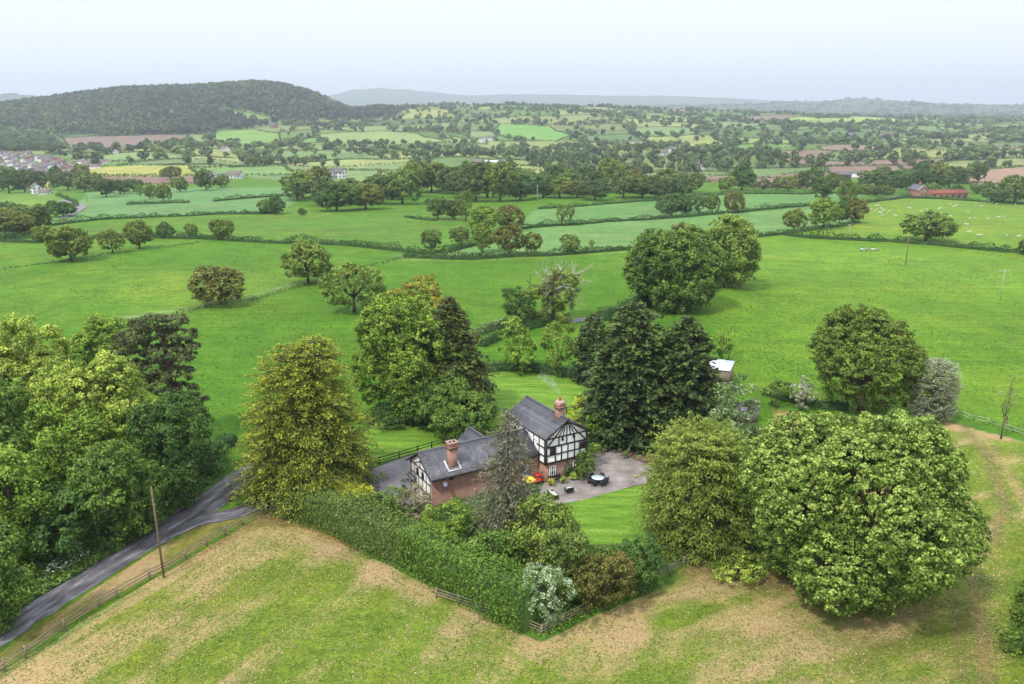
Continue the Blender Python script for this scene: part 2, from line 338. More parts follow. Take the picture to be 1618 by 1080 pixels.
M['gravel'] = roadmat('pinkish gravel', (.15, .125, .112), (.215, .185, .168), (.28, .25, .23), 1.0)
M['yard'] = roadmat('grey tarmac yard', (.10, .095, .10), (.15, .14, .145), (.22, .205, .20), .6)
def lawnmat():
    m, nt, p = newmat('mown lawn'); pos = N(nt, 'ShaderNodeNewGeometry').outputs['Position']
    mp = N(nt, 'ShaderNodeMapping'); nt.links.new(pos, mp.inputs[0]); mp.inputs['Rotation'].default_value = (0, 0, radians(-32)); mp.inputs['Scale'].default_value = (.18, .85, 1)
    n = noise(nt, mp.outputs[0], 1, 4, .65); n2 = noise(nt, pos, 3.2, 4, .75)
    c = ramp(nt, n, [(.3, (.065, .15, .014)), (.52, (.12, .225, .022)), (.75, (.205, .30, .05))]); c = mix(nt, 1.0, c, ramp(nt, n2, [(.25, gray(.58)), (.75, gray(1.42))]), 'MULTIPLY')
    nt.links.new(c, p.inputs['Base Color']); p.inputs['Roughness'].default_value = .9; p.inputs['Specular IOR Level'].default_value = .15; bumpn(nt, p, n2, .08); return m
M['lawn'] = lawnmat()

# ------------------------------------------------------------------ foliage makers
def rdir(rng, n):
    v = rng.normal(size=(n, 3)); return v/np.linalg.norm(v, axis=1)[:, None]
def leaves(rng, P, Nn, size, asp=.65, axis=None):
    """diamond leaves (clusters of leaflets) at P facing Nn"""
    n = len(P); size = np.broadcast_to(size, (n,))[:, None]
    a = rdir(rng, n) if axis is None else axis
    u = a-(a*Nn).sum(1)[:, None]*Nn; u /= np.linalg.norm(u, axis=1)[:, None]+1e-9; v = np.cross(Nn, u)
    V = np.stack((P-u*size*.5, P+v*size*.5*asp, P+u*size*.5, P-v*size*.5*asp), 1)
    return V.reshape(-1, 3)
def leafmesh(name, V, var, mat):
    n = len(V)//4; return mesh(name, V, np.arange(n*4).reshape(-1, 4), mat, {'var': (np.repeat(np.clip(var, 0, 1), 4), 'FLOAT')})
def lobes_for(rng, R, zb, ztop, style, n):
    lump = style == 'lumpy'
    rz = (ztop-zb)/2; zc = (ztop+zb)/2; out = []
    for i in range(n):
        d = rdir(rng, 1)[0]
        if style == 'dome': d[2] = abs(d[2])*1.1-.45
        k = rng.uniform(.45, .66) if i else 0
        if style == 'column': k *= .8
        rr = rng.uniform(.34, .52) if i else .55
        if lump and i: k = rng.uniform(.5, .85); rr = rng.uniform(.22, .44)
        c = np.array((d[0]*R*k*1.05, d[1]*R*k*1.05, zc+d[2]*rz*k))
        out.append((c, np.array((R*rr, R*rr, min(R, rz)*rr*rng.uniform(.85, 1.1)+(rz*.12)))))
    return out
def crown(rng, lobes, cl_r, dens_, per, leaf, zmin=.3, topbias=.35, gap=0, varamp=.5):
    P = []; D = []
    for i, (c, r) in enumerate(lobes):
        area = 4*pi*((r[0]*r[1])**1.6/3+2*(r[0]*r[2])**1.6/3)**(1/1.6); n = max(4, int(area*dens_))
        d = rdir(rng, n); d = d[rng.random(n) < np.where(d[:, 2] < -.25, .45, 1)]
        p = c+r*d*rng.uniform(.78, 1.08, (len(d), 1)); keep = p[:, 2] > zmin
        for j, (c2, r2) in enumerate(lobes):
            if j != i: keep &= (((p-c2)/r2)**2).sum(1) > .62
        if gap: keep &= rng.random(len(p)) > gap
        P.append(p[keep]); D.append(d[keep])
    P = np.vstack(P); D = np.vstack(D); n = len(P)
    cv = rng.normal(0, .16, n)
    rr = cl_r*rng.uniform(.6, 1.25, n)
    idx = np.repeat(np.arange(n), per); m = len(idx)
    d2 = rdir(rng, m)+D[idx]*.55; d2[:, 2] += topbias; d2 /= np.linalg.norm(d2, axis=1)[:, None]
    rad = rng.uniform(.3, 1.05, (m, 1)); Q = P[idx]+d2*rr[idx][:, None]*rad*np.array((1, 1, .72))
    nn = d2*.8+rdir(rng, m)*.55; nn[:, 2] += .15; nn /= np.linalg.norm(nn, axis=1)[:, None]
    V = leaves(rng, Q, nn, leaf*rng.uniform(.65, 1.3, m))
    var = .10+cv[idx]+rng.normal(0, .14, m)+.12*d2[:, 2]+.5*rad[:, 0]  # random leaf tone and pale young tips; lit tops, shaded insides painted in
    return V, var, P
def limbs(rng, lobes, base_r, h_fork, P=None, nsub=0, lean=(0, 0), sides=7):
    mb = MB(); f = np.array((lean[0], lean[1], h_fork))
    mb.tube([(0, 0, -.3), (f[0]*.3, f[1]*.3, h_fork*.45), f], [base_r*1.25, base_r*.9, base_r*.75], sides)
    for c, r in lobes:
        e = c+np.array((0, 0, r[2]*.2)); mid = (f+e)/2+rng.normal(0, .07, 3)*np.linalg.norm(e-f); mid[2] += .05*np.linalg.norm(e-f)
        mb.tube([f-(0, 0, .2), mid, e], [base_r*.55, base_r*.32, base_r*.10], 5)
        if P is not None and nsub:
            near = P[np.argsort(((P-e)**2).sum(1))[:40]]
            for k in rng.choice(len(near), min(nsub, len(near)), replace=False):
                mb.tube([mid+(e-mid)*rng.uniform(.2, .9), (e+near[k])/2+rng.normal(0, .1, 3), near[k]], [base_r*.14, base_r*.08, base_r*.03], 4)
    return mb
def broadleaf(seed, R, zb, ztop, style='round', nl=9, cl_r=1.1, dens_=.55, per=70, leaf=.34, mat=None, base_r=.35, gap=0, nsub=3, topbias=.35, zmin=.3, fork=None):
    rng = np.random.default_rng(seed); lb = lobes_for(rng, R, zb, ztop, style, nl)
    V, var, P = crown(rng, lb, cl_r, dens_, per, leaf, zmin, topbias, gap)
    lo, hi = np.percentile(V, .5, axis=0), np.percentile(V, 99.5, axis=0); zlo = max(zb, .15)
    a = np.array((2*R/(hi[0]-lo[0]), 2*R/(hi[1]-lo[1]), (ztop-zlo)/(hi[2]-lo[2]))); b = np.array((-R-lo[0]*a[0], -R-lo[1]*a[1], zlo-lo[2]*a[2]))
    ctr = V.reshape(-1, 4, 3).mean(1); V = (V.reshape(-1, 4, 3)-ctr[:, None]+(ctr*a+b)[:, None]).reshape(-1, 3); P = P*a+b; lb = [(c*a+b, r*a) for c, r in lb]
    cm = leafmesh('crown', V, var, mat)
    tm = limbs(rng, lb, base_r, fork if fork else max(.8, zb+(ztop-zb)*.18), P, nsub).me('trunk', M['bark'], True)
    return cm, tm
def conifer(seed, H, R, prof, nb, step=.45, spray=.6, mat=None, droop=.35, rise=.1, tops=((0, 0, 1),), base_r=.3, zmin=.3, asp=.5, lat=.35, smin=.25, jl=.15, bark=None, tipbias=.6, wild=.35):
    rng = np.random.default_rng(seed); Vs = []; vs = []; mb = MB()
    for (tx, ty, hf) in tops:
        Ht = H*hf; n = int(nb/len(tops))
        mb.tube([(tx*.3, ty*.3, -.3), (tx*.8, ty*.8, Ht*.5), (tx, ty, Ht*.98)], [base_r, base_r*.6, .03], 6)
        t = zmin/H+(1-zmin/H)*rng.random(n)**1.15; t = np.minimum(t, .995)
        az = rng.random(n)*2*pi; Lb = R*prof(t)*(1+rng.normal(0, jl, n))*(1 if len(tops) == 1 else .9)+.15
        for i in range(n):
            o = np.array((tx*t[i], ty*t[i], Ht*t[i])); out = np.array((cos(az[i]), sin(az[i]), 0)); pr = np.array((-out[1], out[0], 0)); Li = Lb[i]
            k = max(3, int(Li/step*2.2)); s = smin+(1-smin)*rng.random(k)**.7
            w = lat*Li*(1.15-s)*rng.uniform(-1, 1, k)+rng.normal(0, .12, k)
            up = rise*Li*s*(.5+t[i])-droop*Li*s*s*(1.15-t[i])
            P = o+out*(Li*s)[:, None]+pr*w[:, None]+np.array((0, 0, 1))*up[:, None]+rng.normal(0, .1, (k, 3))
            ax = out+pr*(np.sign(w)*rng.uniform(.1, .8, k))[:, None]+rng.normal(0, wild, (k, 3)); ax[:, 2] -= droop*.9*(1.1-t[i])-.15*t[i]
            ax /= np.linalg.norm(ax, axis=1)[:, None]
            nn = out*.45+np.array((0, 0, 1.))+rng.normal(0, .45, (k, 3)); nn -= (nn*ax).sum(1)[:, None]*ax; nn /= np.linalg.norm(nn, axis=1)[:, None]
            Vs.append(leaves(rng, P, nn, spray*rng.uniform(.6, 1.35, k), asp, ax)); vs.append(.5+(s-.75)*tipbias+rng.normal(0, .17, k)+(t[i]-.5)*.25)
            if i % 3 == 0 and Li > 1: mb.tube([o, o+out*Li*.5+(0, 0, rise*Li*.3-droop*Li*.2), o+out*Li*.95+(0, 0, rise*Li*.7-droop*Li*.8)], [base_r*.16, base_r*.09, .015], 4, False)
    V = np.vstack(Vs); var = np.concatenate(vs); keep = V.reshape(-1, 4, 3)[:, :, 2].min(1) > .05
    V = V.reshape(-1, 4, 3)[keep].reshape(-1, 3)
    return leafmesh('crown', V, var[keep], mat), mb.me('trunk', bark or M['bark'], True)
def branching(rng, mb, p, d, length, rad, depth_, tips=None, spread=.55, sides=5):
    n = 3; pts = [p]; q = p.copy(); dd = d.copy()
    for _ in range(n):
        dd = dd+rng.normal(0, .16, 3); dd /= np.linalg.norm(dd); q = q+dd*length/n; pts.append(q)
    mb.tube(pts, np.linspace(rad, rad*.6, n+1), sides if depth_ > 1 else 4, False)
    if tips is not None and depth_ <= 2: tips += [pts[2], pts[3]]
    if depth_ == 0: return
    for k in range(rng.integers(2, 4)):
        nd = dd+rng.normal(0, spread, 3); nd[2] += .12; nd /= np.linalg.norm(nd)
        branching(rng, mb, pts[rng.integers(2, 4)], nd, length*rng.uniform(.6, .85), rad*.6, depth_-1, tips, spread, sides)
def hedge_me(seed, poly, w, h, leaf, per_m2, mat, wob=.15, core=True, z0=None, rag=0):
    """a hedge along a ground polyline (x, y): leafy sides and top around a dense inside"""
    rng = np.random.default_rng(seed); pl = dens(np.array(poly)[:, :2], max(1.0, w)); z = zt(pl[:, 0], pl[:, 1]) if z0 is None else np.full(len(pl), z0)
    t = np.gradient(pl, axis=0); t /= np.linalg.norm(t, axis=1)[:, None]; nrm = np.stack((-t[:, 1], t[:, 0]), 1)
    seg = np.linalg.norm(np.diff(pl, axis=0), axis=1); Ltot = seg.sum(); n = int(Ltot*(w+2*h)*per_m2)
    s = rng.random(n)*Ltot; cs = np.concatenate(([0], np.cumsum(seg))); i = np.clip(np.searchsorted(cs, s)-1, 0, len(seg)-1); f = (s-cs[i])/seg[i]
    hp = h*(1+wob*(np.sin(s/3.1+seed)*.5+np.sin(s/1.27)*.3+np.sin(s/11.3)*.7)); wp = w*(1+wob*(np.sin(s/2.3+1)+np.sin(s/7.7+2)*.7)*.6)
    if rag: kn = rng.normal(0, rag, int(Ltot/2.5)+3); q_ = 1+np.interp(s/2.5, np.arange(len(kn)), kn); hp = hp*np.clip(q_, .35, 1.9); wp = wp*np.clip(q_, .6, 1.4)
    u = rng.random(n)*(w+2*h); side = np.where(u < h, -1, np.where(u > h+w, 1, 0))
    lz = np.where(side == 0, hp, np.where(side < 0, u, u-h-w)/h*hp); lx = np.where(side == 0, (u-h)/w-.5, side*.5)*wp
    rnd = np.clip(1-((lz/hp)**4)*.25, 0, 1); lx = lx*np.where(side != 0, rnd, .85); lx = lx+rng.normal(0, .05*w+leaf*.15, n); lz = lz+rng.normal(0, leaf*.3, n)
    B = pl[i]*(1-f)[:, None]+pl[i+1]*f[:, None]; nn2 = nrm[i]; zz = z[i]*(1-f)+z[i+1]*f
    P = np.column_stack((B+nn2*lx[:, None], zz+np.maximum(lz, .05)))
    nv = np.column_stack((nn2*side[:, None], np.where(side == 0, 1., .25)))+rdir(rng, n)*.6; nv /= np.linalg.norm(nv, axis=1)[:, None]
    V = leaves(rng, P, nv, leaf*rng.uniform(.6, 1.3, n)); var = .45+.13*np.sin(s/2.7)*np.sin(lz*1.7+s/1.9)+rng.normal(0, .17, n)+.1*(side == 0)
    Q = np.arange(n*4).reshape(-1, 4); var = np.repeat(np.clip(var, 0, 1), 4)
    if core:
        ck = .55 if rag else 1; m = len(pl); hh = h*(1+wob*(np.sin(cs/3.1+seed)*.5+np.sin(cs/11.3)*.7))
        rows = [np.column_stack((pl+nrm*k*w*.42, z+q*hh)) for k, q in ((-.9, -.1), (-.7, .8*ck), (0, .9*ck), (.7, .8*ck), (.9, -.1))]
        CV = np.vstack(rows); o = len(V); CQ = [(o+a*m+j, o+a*m+j+1, o+(a+1)*m+j+1, o+(a+1)*m+j) for a in range(4) for j in range(m-1)]
        CQ += [(o, o+m, o+3*m, o+4*m), (o+m-1, o+5*m-1, o+4*m-1, o+2*m-1)]
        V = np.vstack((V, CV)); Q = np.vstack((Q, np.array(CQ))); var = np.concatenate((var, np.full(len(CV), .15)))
    return mesh('hedge', V, Q, mat, {'var': (var, 'FLOAT')})

# ------------------------------------------------------------------ the ground: fields as colour areas of one sheet
def W2(pix): return np.array([U(*p)[:2] for p in pix])
GB = (.062, .155, .009); CROP = (.095, .225, .085); PALE = (.15, .25, .075); YEL = (.25, .28, .075); BROWN = (.175, .12, .105); SHEEPG = (.110, .20, .018)
near_fields = [  # picture outline, colour
  ([(-200,520),(0,512),(190,506),(300,492),(400,472),(467,453),(560,428),(635,406),(573,389),(434,382),(317,376),(200,374),(0,380),(-200,385)], (.064,.158,.010)),
  ([(-200,440),(0,430),(93,413),(160,402),(247,392),(314,382),(317,377),(200,374),(0,380),(-200,385)], (.080,.175,.014)),
  ([(640,405),(747,408),(867,402),(1011,392),(1178,374),(1355,350),(1365,320),(1278,324),(1161,335),(1027,346),(911,354),(827,360),(780,380),(747,386),(700,398)], (.10,.205,.065)),
  ([(827,359),(911,353),(1027,345),(1161,334),(1278,323),(1412,307),(1312,304),(1175,305),(1080,311),(1000,315),(850,328),(830,345)], (.09,.195,.06)),
  ([(70,356),(120,349),(240,341),(407,336),(440,333),(470,318),(500,296),(320,296),(140,304),(110,330)], (.095,.20,.075)),
  ([(-100,372),(0,371),(70,356),(240,341),(407,336),(470,326),(540,340),(700,335),(830,345),(827,360),(780,380),(667,399),(573,388),(434,382),(317,376),(143,375)], (.072,.162,.018)),
  ([(1365,320),(1412,314),(1528,316),(1700,322),(1700,405),(1618,397),(1478,385),(1338,377),(1241,370),(1355,352)], SHEEPG),
  ([(1011,395),(1178,376),(1241,372),(1412,381),(1545,392),(1700,410),(1700,720),(1618,690),(1517,660),(1300,640),(1211,620),(1140,600),(1150,540),(1080,480)], (.088,.185,.012)),
  ([(-50,335),(120,320),(90,300),(0,305),(-60,310)], (.10,.20,.03)),
]
far_override = [
  ([(96,216),(180,215),(298,212),(290,226),(230,232),(120,238)], (.155,.118,.108)), ([(284,228),(298,212),(330,213),(322,227)], (.14,.20,.08)),
  ([(340,206),(400,204),(440,210),(445,224),(380,230),(338,222)], (.13,.24,.05)), ([(335,172),(395,178),(440,190),(425,195),(380,186)], (.12,.21,.06)),
  ([(133,264),(250,261),(322,267),(318,277),(133,277)], YEL), ([(135,278),(315,278),(318,290),(240,293),(150,288)], BROWN),
  ([(30,290),(82,283),(84,297),(40,300)], YEL), ([(300,266),(450,262),(470,276),(330,280)], (.13,.24,.075)),
  ([(600,271),(700,277),(690,283),(600,281)], YEL), ([(505,212),(600,207),(660,211),(712,224),(640,229),(540,232),(500,222)], (.17,.25,.09)),
  ([(790,195),(870,200),(905,215),(880,224),(800,218),(780,208)], (.11,.25,.05)), ([(712,215),(770,222),(768,228),(720,224)], (.17,.28,.06)),
  ([(1188,282),(1285,284),(1290,298),(1190,297)], BROWN), ([(1302,264),(1420,261),(1432,272),(1400,278),(1310,275)], BROWN), ([(1210,240),(1320,238),(1300,249),(1220,249)], BROWN),
  ([(1290,232),(1420,231),(1400,238),(1300,238)], (.18,.135,.12)), ([(1520,285),(1560,268),(1640,262),(1640,292),(1530,291)], (.24,.17,.14)), ([(1106,278),(1160,277),(1180,287),(1110,288)], BROWN),
  ([(1480,275),(1560,270),(1500,283)], BROWN), ([(1540,231),(1618,231),(1600,236),(1540,236)], (.24,.18,.16)), ([(985,222),(1050,224),(1040,230),(990,229)], (.24,.19,.16)),
  ([(1240,187),(1420,187),(1415,193),(1245,194)], (.20,.32,.08)),
]
rngF = np.random.default_rng(11)
def area(q): x, y = q[:, 0], q[:, 1]; return abs(np.dot(x, np.roll(y, -1))-np.dot(y, np.roll(x, -1)))/2
cells = []
def split(q, dpt=0):
    c = q.mean(0); r = np.hypot(*c); tgt = (95+.050*r)**2*rngF.uniform(.7, 1.8)
    if area(q) < tgt or dpt > 11: cells.append(q); return
    e = np.linalg.norm(np.roll(q, -1, 0)-q, axis=1)
    k = 0 if e[0]+e[2] > e[1]+e[3] else 1
    q = np.roll(q, -k, 0); t1, t2 = .5+rngF.uniform(-.16, .16, 2); a = q[0]*(1-t1)+q[1]*t1; b = q[3]*(1-t2)+q[2]*t2
    split(np.array((q[0], a, b, q[3])), dpt+1); split(np.array((a, q[1], q[2], b)), dpt+1)
for q in ([(-1050, 800), (0, 860), (-150, 2300), (-2200, 2400)], [(0, 860), (950, 760), (1900, 2100), (-150, 2300)], [(-2200, 2400), (-150, 2300), (-600, 7000), (-5500, 7000)], [(-150, 2300), (1900, 2100), (5800, 7000), (-600, 7000)]):
    split(np.array(q, float))
greens = [(.10,.20,.045), (.12,.22,.075), (.09,.19,.035), (.14,.24,.09), (.17,.25,.08), (.11,.23,.05), (.20,.27,.10), (.085,.17,.05)]
def warp(p): return p+np.stack((14*np.sin(p[..., 1]/95+p[..., 0]/230), 14*np.sin(p[..., 0]/120-p[..., 1]/300)), -1)

px_l = np.concatenate((-np.linspace(178, 36, 30), np.degrees(np.arctan(np.linspace(-.70, .70, 1150))), np.linspace(36, 180, 31)))
rr = [1.5]
while rr[-1] < 15500:
    r = rr[-1]; rr.append(r+min(max(1.6*r*r/(F*CAM_H), .12) if r > 55 else 3, 9+r*.006))
rr = np.array(rr); th = np.radians(px_l)
GX = rr[:, None]*np.sin(th)[None]; GY = rr[:, None]*np.cos(th)[None]; GZ = zt(GX, GY)
nr, nc = GX.shape; P2 = np.column_stack((GX.ravel(), GY.ravel())); R2 = np.hypot(P2[:, 0], P2[:, 1])
col = np.tile(np.array(GB), (len(P2), 1)); far = (R2 > 700)

Wp = warp(P2)
cell_col = []
for q in cells:
    u = rngF.random(); c = np.array(greens[rngF.integers(len(greens))])*rngF.uniform(.8, 1.15)*(.92, .84, .9)
    cx = q.mean(0)
    if u < .055 and cx[0] > 100: c = np.array((.17, .125, .11))
    elif u < .12: c = np.array((.20, .25, .08))
    cell_col.append(c)
    lo, hi = q.min(0), q.max(0); m = np.nonzero((Wp[:, 0] > lo[0]) & (Wp[:, 0] < hi[0]) & (Wp[:, 1] > lo[1]) & (Wp[:, 1] < hi[1]) & far)[0]
    if len(m):
        k = m[inpoly(Wp[m], q)]; col[k] = c
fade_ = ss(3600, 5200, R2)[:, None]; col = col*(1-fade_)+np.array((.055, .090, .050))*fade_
NF = [(W2(p), c) for p, c in near_fields]; FO = [(W2(p), c) for p, c in far_override]
# a cut-up floor of gardens under the village and rough grass under the woods
VILL = W2([(-60,246),(40,240),(85,246),(118,262),(128,276),(100,290),(40,284),(-60,284)])
WOODPX = [(-200,212),(0,203),(60,207),(100,213),(180,214),(330,212),(352,205),(400,204),(432,196),(455,196),(500,193),(545,190),(600,187),(625,184),(600,168),(400,100),(-200,120)]
front = (P2[:, 1] > 20) & (np.abs(P2[:, 0]) < P2[:, 1]*1.2)
for poly, c in NF+FO+[(VILL, (.10,.13,.07))]:
    lo, hi = poly.min(0), poly.max(0); m = np.nonzero(front & (P2[:, 0] > lo[0]) & (P2[:, 0] < hi[0]) & (P2[:, 1] > lo[1]) & (P2[:, 1] < hi[1]))[0]
    if len(m): k = m[inpoly(P2[m], poly)]; col[k] = c
# near ground: the cut hay field round the garden
LF = W2([(-330,1300),(0,1062),(140,975),(259,905),(420,808)]); HF = W2([(420,812),(520,838),(640,895),(760,955),(855,1003)]); RF = W2([(855,1003),(930,965),(1050,915),(1105,880),(1200,900),(1265,850),(1235,700),(1218,642),(1300,658),(1500,664),(1618,694)])
HAY = np.vstack((LF, HF[1:], RF[1:], W2([(1700,712),(2300,900)]), [(120, -60), (-160, -60)]))
m = np.nonzero((R2 < 260))[0]; k = m[inpoly(P2[m], HAY)]
d1, a1 = segdist(P2[k], LF); d2, a2 = segdist(P2[k], HF); d3, a3 = segdist(P2[k], RF)
dm = np.minimum(d1, np.minimum(d2, d3)); pk = P2[k]; rot = lambda A_: (lambda t_: np.column_stack((-pk[:, 0]*t_[1]+pk[:, 1]*t_[0], pk@t_)))((A_[-1]-A_[0])/np.linalg.norm(A_[-1]-A_[0]))
cl_, ch_, cr_ = rot(LF[1:]), rot(HF), rot(RF[:5]); wob_ = 3*np.sin(pk[:, 1]/3.1)+2*np.sin(pk[:, 0]/1.7+pk[:, 1]/5)+rngF.normal(0, .5, len(pk))
hb = (dm == d2) & (d2 < 5.5+.5*wob_); rt = (pk[:, 0] > 9+wob_) & ~hb
hayv = np.zeros(len(P2)); huv = np.zeros((len(P2), 3))
hh = .40+.34*np.exp(-((dm-2.0)/2.6)**2)*(.75+.35*np.sin(cl_[:, 1]/4.3)*np.sin(cl_[:, 0]/3.1+1))+.10*np.sin(np.where(rt, cr_[:, 0], cl_[:, 0])*2*pi/6.3+.6*np.sin(cl_[:, 1]/9))
hh += .16*np.exp(-((pk[:, 0]+36)/10)**2-((pk[:, 1]-66)/14)**2)
for (hx, hy, s, v) in ((9, 64, 7, .2), (20, 64, 12, .2), (34, 60, 14, .1), (-3, 70, 6, .25), (-10, 72, 7, -.06), (-14, 64, 10, -.12), (4, 60, 8, -.08), (0, 52, 20, -.03), (47, 66, 7, -.2), (60, 85, 12, -.06), (-24, 76, 8, .1)):
    hh += v*np.exp(-((pk[:, 0]-hx)**2+(pk[:, 1]-hy)**2)/s**2)
hayv[k] = np.clip(hh, .02, 1); huv[k, :2] = np.where(hb[:, None], ch_+70, np.where(rt[:, None], cr_+200, cl_))
col[k] = (.125, .185, .022)
gm = (dm < .9); col[k[gm]] = (.06, .16, .02); hayv[k[gm]] *= np.where(dm[gm] == d1[gm], .9, .4)
# wheel tracks at the lower right, bare path strips, mole hill
for pts, wd, c, mixk in (([(1510,660),(1560,720),(1590,800),(1560,860),(1530,900),(1545,960),(1560,1080),(1570,1200)], .8, (.20,.15,.085), .75), ([(1500,905),(1512,960),(1520,1040),(1525,1200)], .6, (.14,.12,.06), .6), ([(1555,690),(1600,760),(1640,830)], .7, (.30,.21,.13), .6),
                         ([(1490,880),(1480,940),(1440,1000),(1340,1060)], 1.2, (.15,.13,.06), .4), ([(420,815),(520,845),(560,862)], 1.6, (.24,.12,.075), .6), ([(300,885),(360,850),(425,818)], 1.3, (.24,.14,.085), .6), ([(1100,900),(1200,915),(1310,930)], 2.2, (.20,.115,.075), .7), ([(1210,655),(1250,660),(1290,665)], 2.5, (.26,.16,.09), .8)):
    pw = W2(pts); d, _ = segdist(pk, pw); wgt = np.exp(-(d/wd)**2)*mixk
    col[k] = col[k]*(1-wgt[:, None])+np.array(c)*wgt[:, None]; hayv[k] *= (1-.5*wgt)
# soft colour variation of pasture, the pale strip by the ditch, verge of the lane
for pts, wd, c, mixk in (([(190,503),(300,487),(400,467),(467,447)], 2.2, (.14,.24,.09), .7), ([(255,440),(330,470),(420,440)], 14, (.15,.24,.03), .5), ([(60,460),(250,465)], 16, (.12,.23,.02), .4), ([(650,410),(800,407),(1000,397)], 4, (.17,.25,.06), .6),
                         ([(1200,400),(1500,420),(1618,440)], 30, (.13,.26,.03), .45)):
    mm = np.nonzero(front & (R2 < 700) & (hayv == 0))[0]; pw = W2(pts); d, _ = segdist(P2[mm], pw); wgt = np.exp(-(d/wd)**2)*mixk
    col[mm] = col[mm]*(1-wgt[:, None])+np.array(c)*wgt[:, None]
verge = W2([(-400,1300),(-20,1045),(100,950),(250,850),(340,775),(375,735),(330,690),(200,700),(-100,800),(-500,1000)])
mm = np.nonzero(R2 < 260)[0]; mm = mm[inpoly(P2[mm], verge)]; col[mm] = (.045, .13, .018)
strip = W2([(-60,1110),(8,1052),(102,990),(186,940),(259,900),(340,850),(421,808),(400,798),(330,822),(255,862),(150,930),(40,1000),(-60,1080)])
mm = np.nonzero(R2 < 260)[0]; mm = mm[inpoly(P2[mm], strip)]; col[mm] = (.12, .14, .03); hayv[mm] = .5; huv[mm] = np.column_stack((P2[mm], 0*P2[mm][:, :1]))
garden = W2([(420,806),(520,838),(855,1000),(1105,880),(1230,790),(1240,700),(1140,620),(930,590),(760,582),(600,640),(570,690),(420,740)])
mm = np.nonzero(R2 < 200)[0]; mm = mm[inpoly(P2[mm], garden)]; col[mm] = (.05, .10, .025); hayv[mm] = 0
idx = np.arange(nr*nc).reshape(nr, nc); a = idx[:-1, :-1]; b = idx[:-1, 1:]; c_ = idx[1:, 1:]; d_ = idx[1:, :-1]
Q = np.stack((a, b, c_, d_), -1).reshape(-1, 4)[:, ::-1]
V = np.column_stack((P2, GZ.ravel()))
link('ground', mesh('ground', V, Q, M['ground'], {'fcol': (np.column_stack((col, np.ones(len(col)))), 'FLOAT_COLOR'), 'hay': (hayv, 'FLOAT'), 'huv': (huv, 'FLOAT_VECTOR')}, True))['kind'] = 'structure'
del col, Wp, V, Q

def sheet(name, pix, mat, z, world=None):
    w = W2(pix) if world is None else np.array(world); n = len(w)
    bm = bpy.data.meshes.new(name); bm.from_pydata([(float(x), float(y), z) for x, y in w], [], [tuple(range(n))]); bm.materials.append(mat)
    me = bm; at = me.attributes.new('huv', 'FLOAT_VECTOR', 'POINT'); at.data.foreach_set('vector', np.column_stack((w, np.zeros(n))).astype(np.float32).ravel())
    o = link(name, me); o['kind'] = 'structure'; return o
def ribbon(name, pts, widths, mat, dz, step=1.5):
    p = dens(np.array(pts)[:, :2], step); t = np.gradient(p, axis=0); t /= np.linalg.norm(t, axis=1)[:, None]; nn = np.stack((-t[:, 1], t[:, 0]), 1)
    w = np.interp(np.linspace(0, 1, len(p)), np.linspace(0, 1, len(widths)), widths); K = 7; V = []; uv = []
    s = np.concatenate(([0], np.cumsum(np.linalg.norm(np.diff(p, axis=0), axis=1)))); rg = np.random.default_rng(4)
    e = rg.normal(0, .10, (2, len(p)))
    for j in range(K):
        u = j/(K-1)-.5; q = p+nn*(w*u+(e[0] if j == 0 else e[1] if j == K-1 else 0))[:, None]; V.append(np.column_stack((q, zt(q[:, 0], q[:, 1])+dz+.05*(1-(2*u)**2)))); uv.append(np.column_stack((w*u, s, 0*s)))
    m_ = len(p); Q = [(j*m_+i, j*m_+i+1, (j+1)*m_+i+1, (j+1)*m_+i) for j in range(K-1) for i in range(m_-1)]
    return struct(link(name, mesh(name, np.vstack(V), Q, mat, {'huv': (np.vstack(uv), 'FLOAT_VECTOR')}, True)))
lane_pts = W2([(-420,1290),(-60,1042),(60,962),(150,905),(240,850),(300,812),(345,783),(375,757),(420,735),(480,722),(560,735)])
lane = ribbon('lane', lane_pts, [3.6, 3.5, 3.6, 3.5, 3.6, 3.6, 4.2, 4.5, 4, 4, 4], M['lane'], .03)
sheet('yard', [(600,790),(575,770),(585,742),(640,722),(745,692),(800,700),(760,740),(660,800)], M['yard'], .045)
ribbon('track', W2([(262,850),(320,822),(375,810),(430,788),(500,770),(600,765)]), [1.0, 2.4, 2.8, 3.2, 4, 5], M['lane'], .075)
sheet('lawn', [(560,690),(590,674),(640,652),(700,610),(762,588),(850,584),(914,594),(935,615),(925,650),(880,690),(760,690),(685,708),(600,730),(560,735)], M['lawn'], .02)
sheet('garden_lawn', [(885,793),(960,778),(1035,762),(1090,780),(1120,860),(1060,880),(1000,860),(930,860),(880,840)], M['lawn'], .02)
# smooth world outline for the patio
sheet('patio', [(850,795),(855,770),(870,752),(930,738),(935,716),(968,708),(992,722),(1022,733),(1040,745),(1045,762),(1000,768),(960,779),(925,789),(892,795),(870,800)], M['gravel'], .035)
sheet('planting_bed', [(985,700),(1003,697),(1040,715),(1046,738),(1022,732),(992,721),(968,707)], M['soil'], .055)
ribbon('road', W2([(895,507),(945,503),(985,497)]), [3, 3, 3], M['yard'], .06)
ribbon('far_lane', W2([(96,316),(112,320),(124,322),(129,329),(118,336),(100,345)]), [4, 4, 5, 4, 3], M['yard'], .25, 4)
ribbon('farm_track', W2([(1400,315),(1412,311),(1436,310),(1460,312)]), [4, 4, 4], M['yard'], .2, 4)

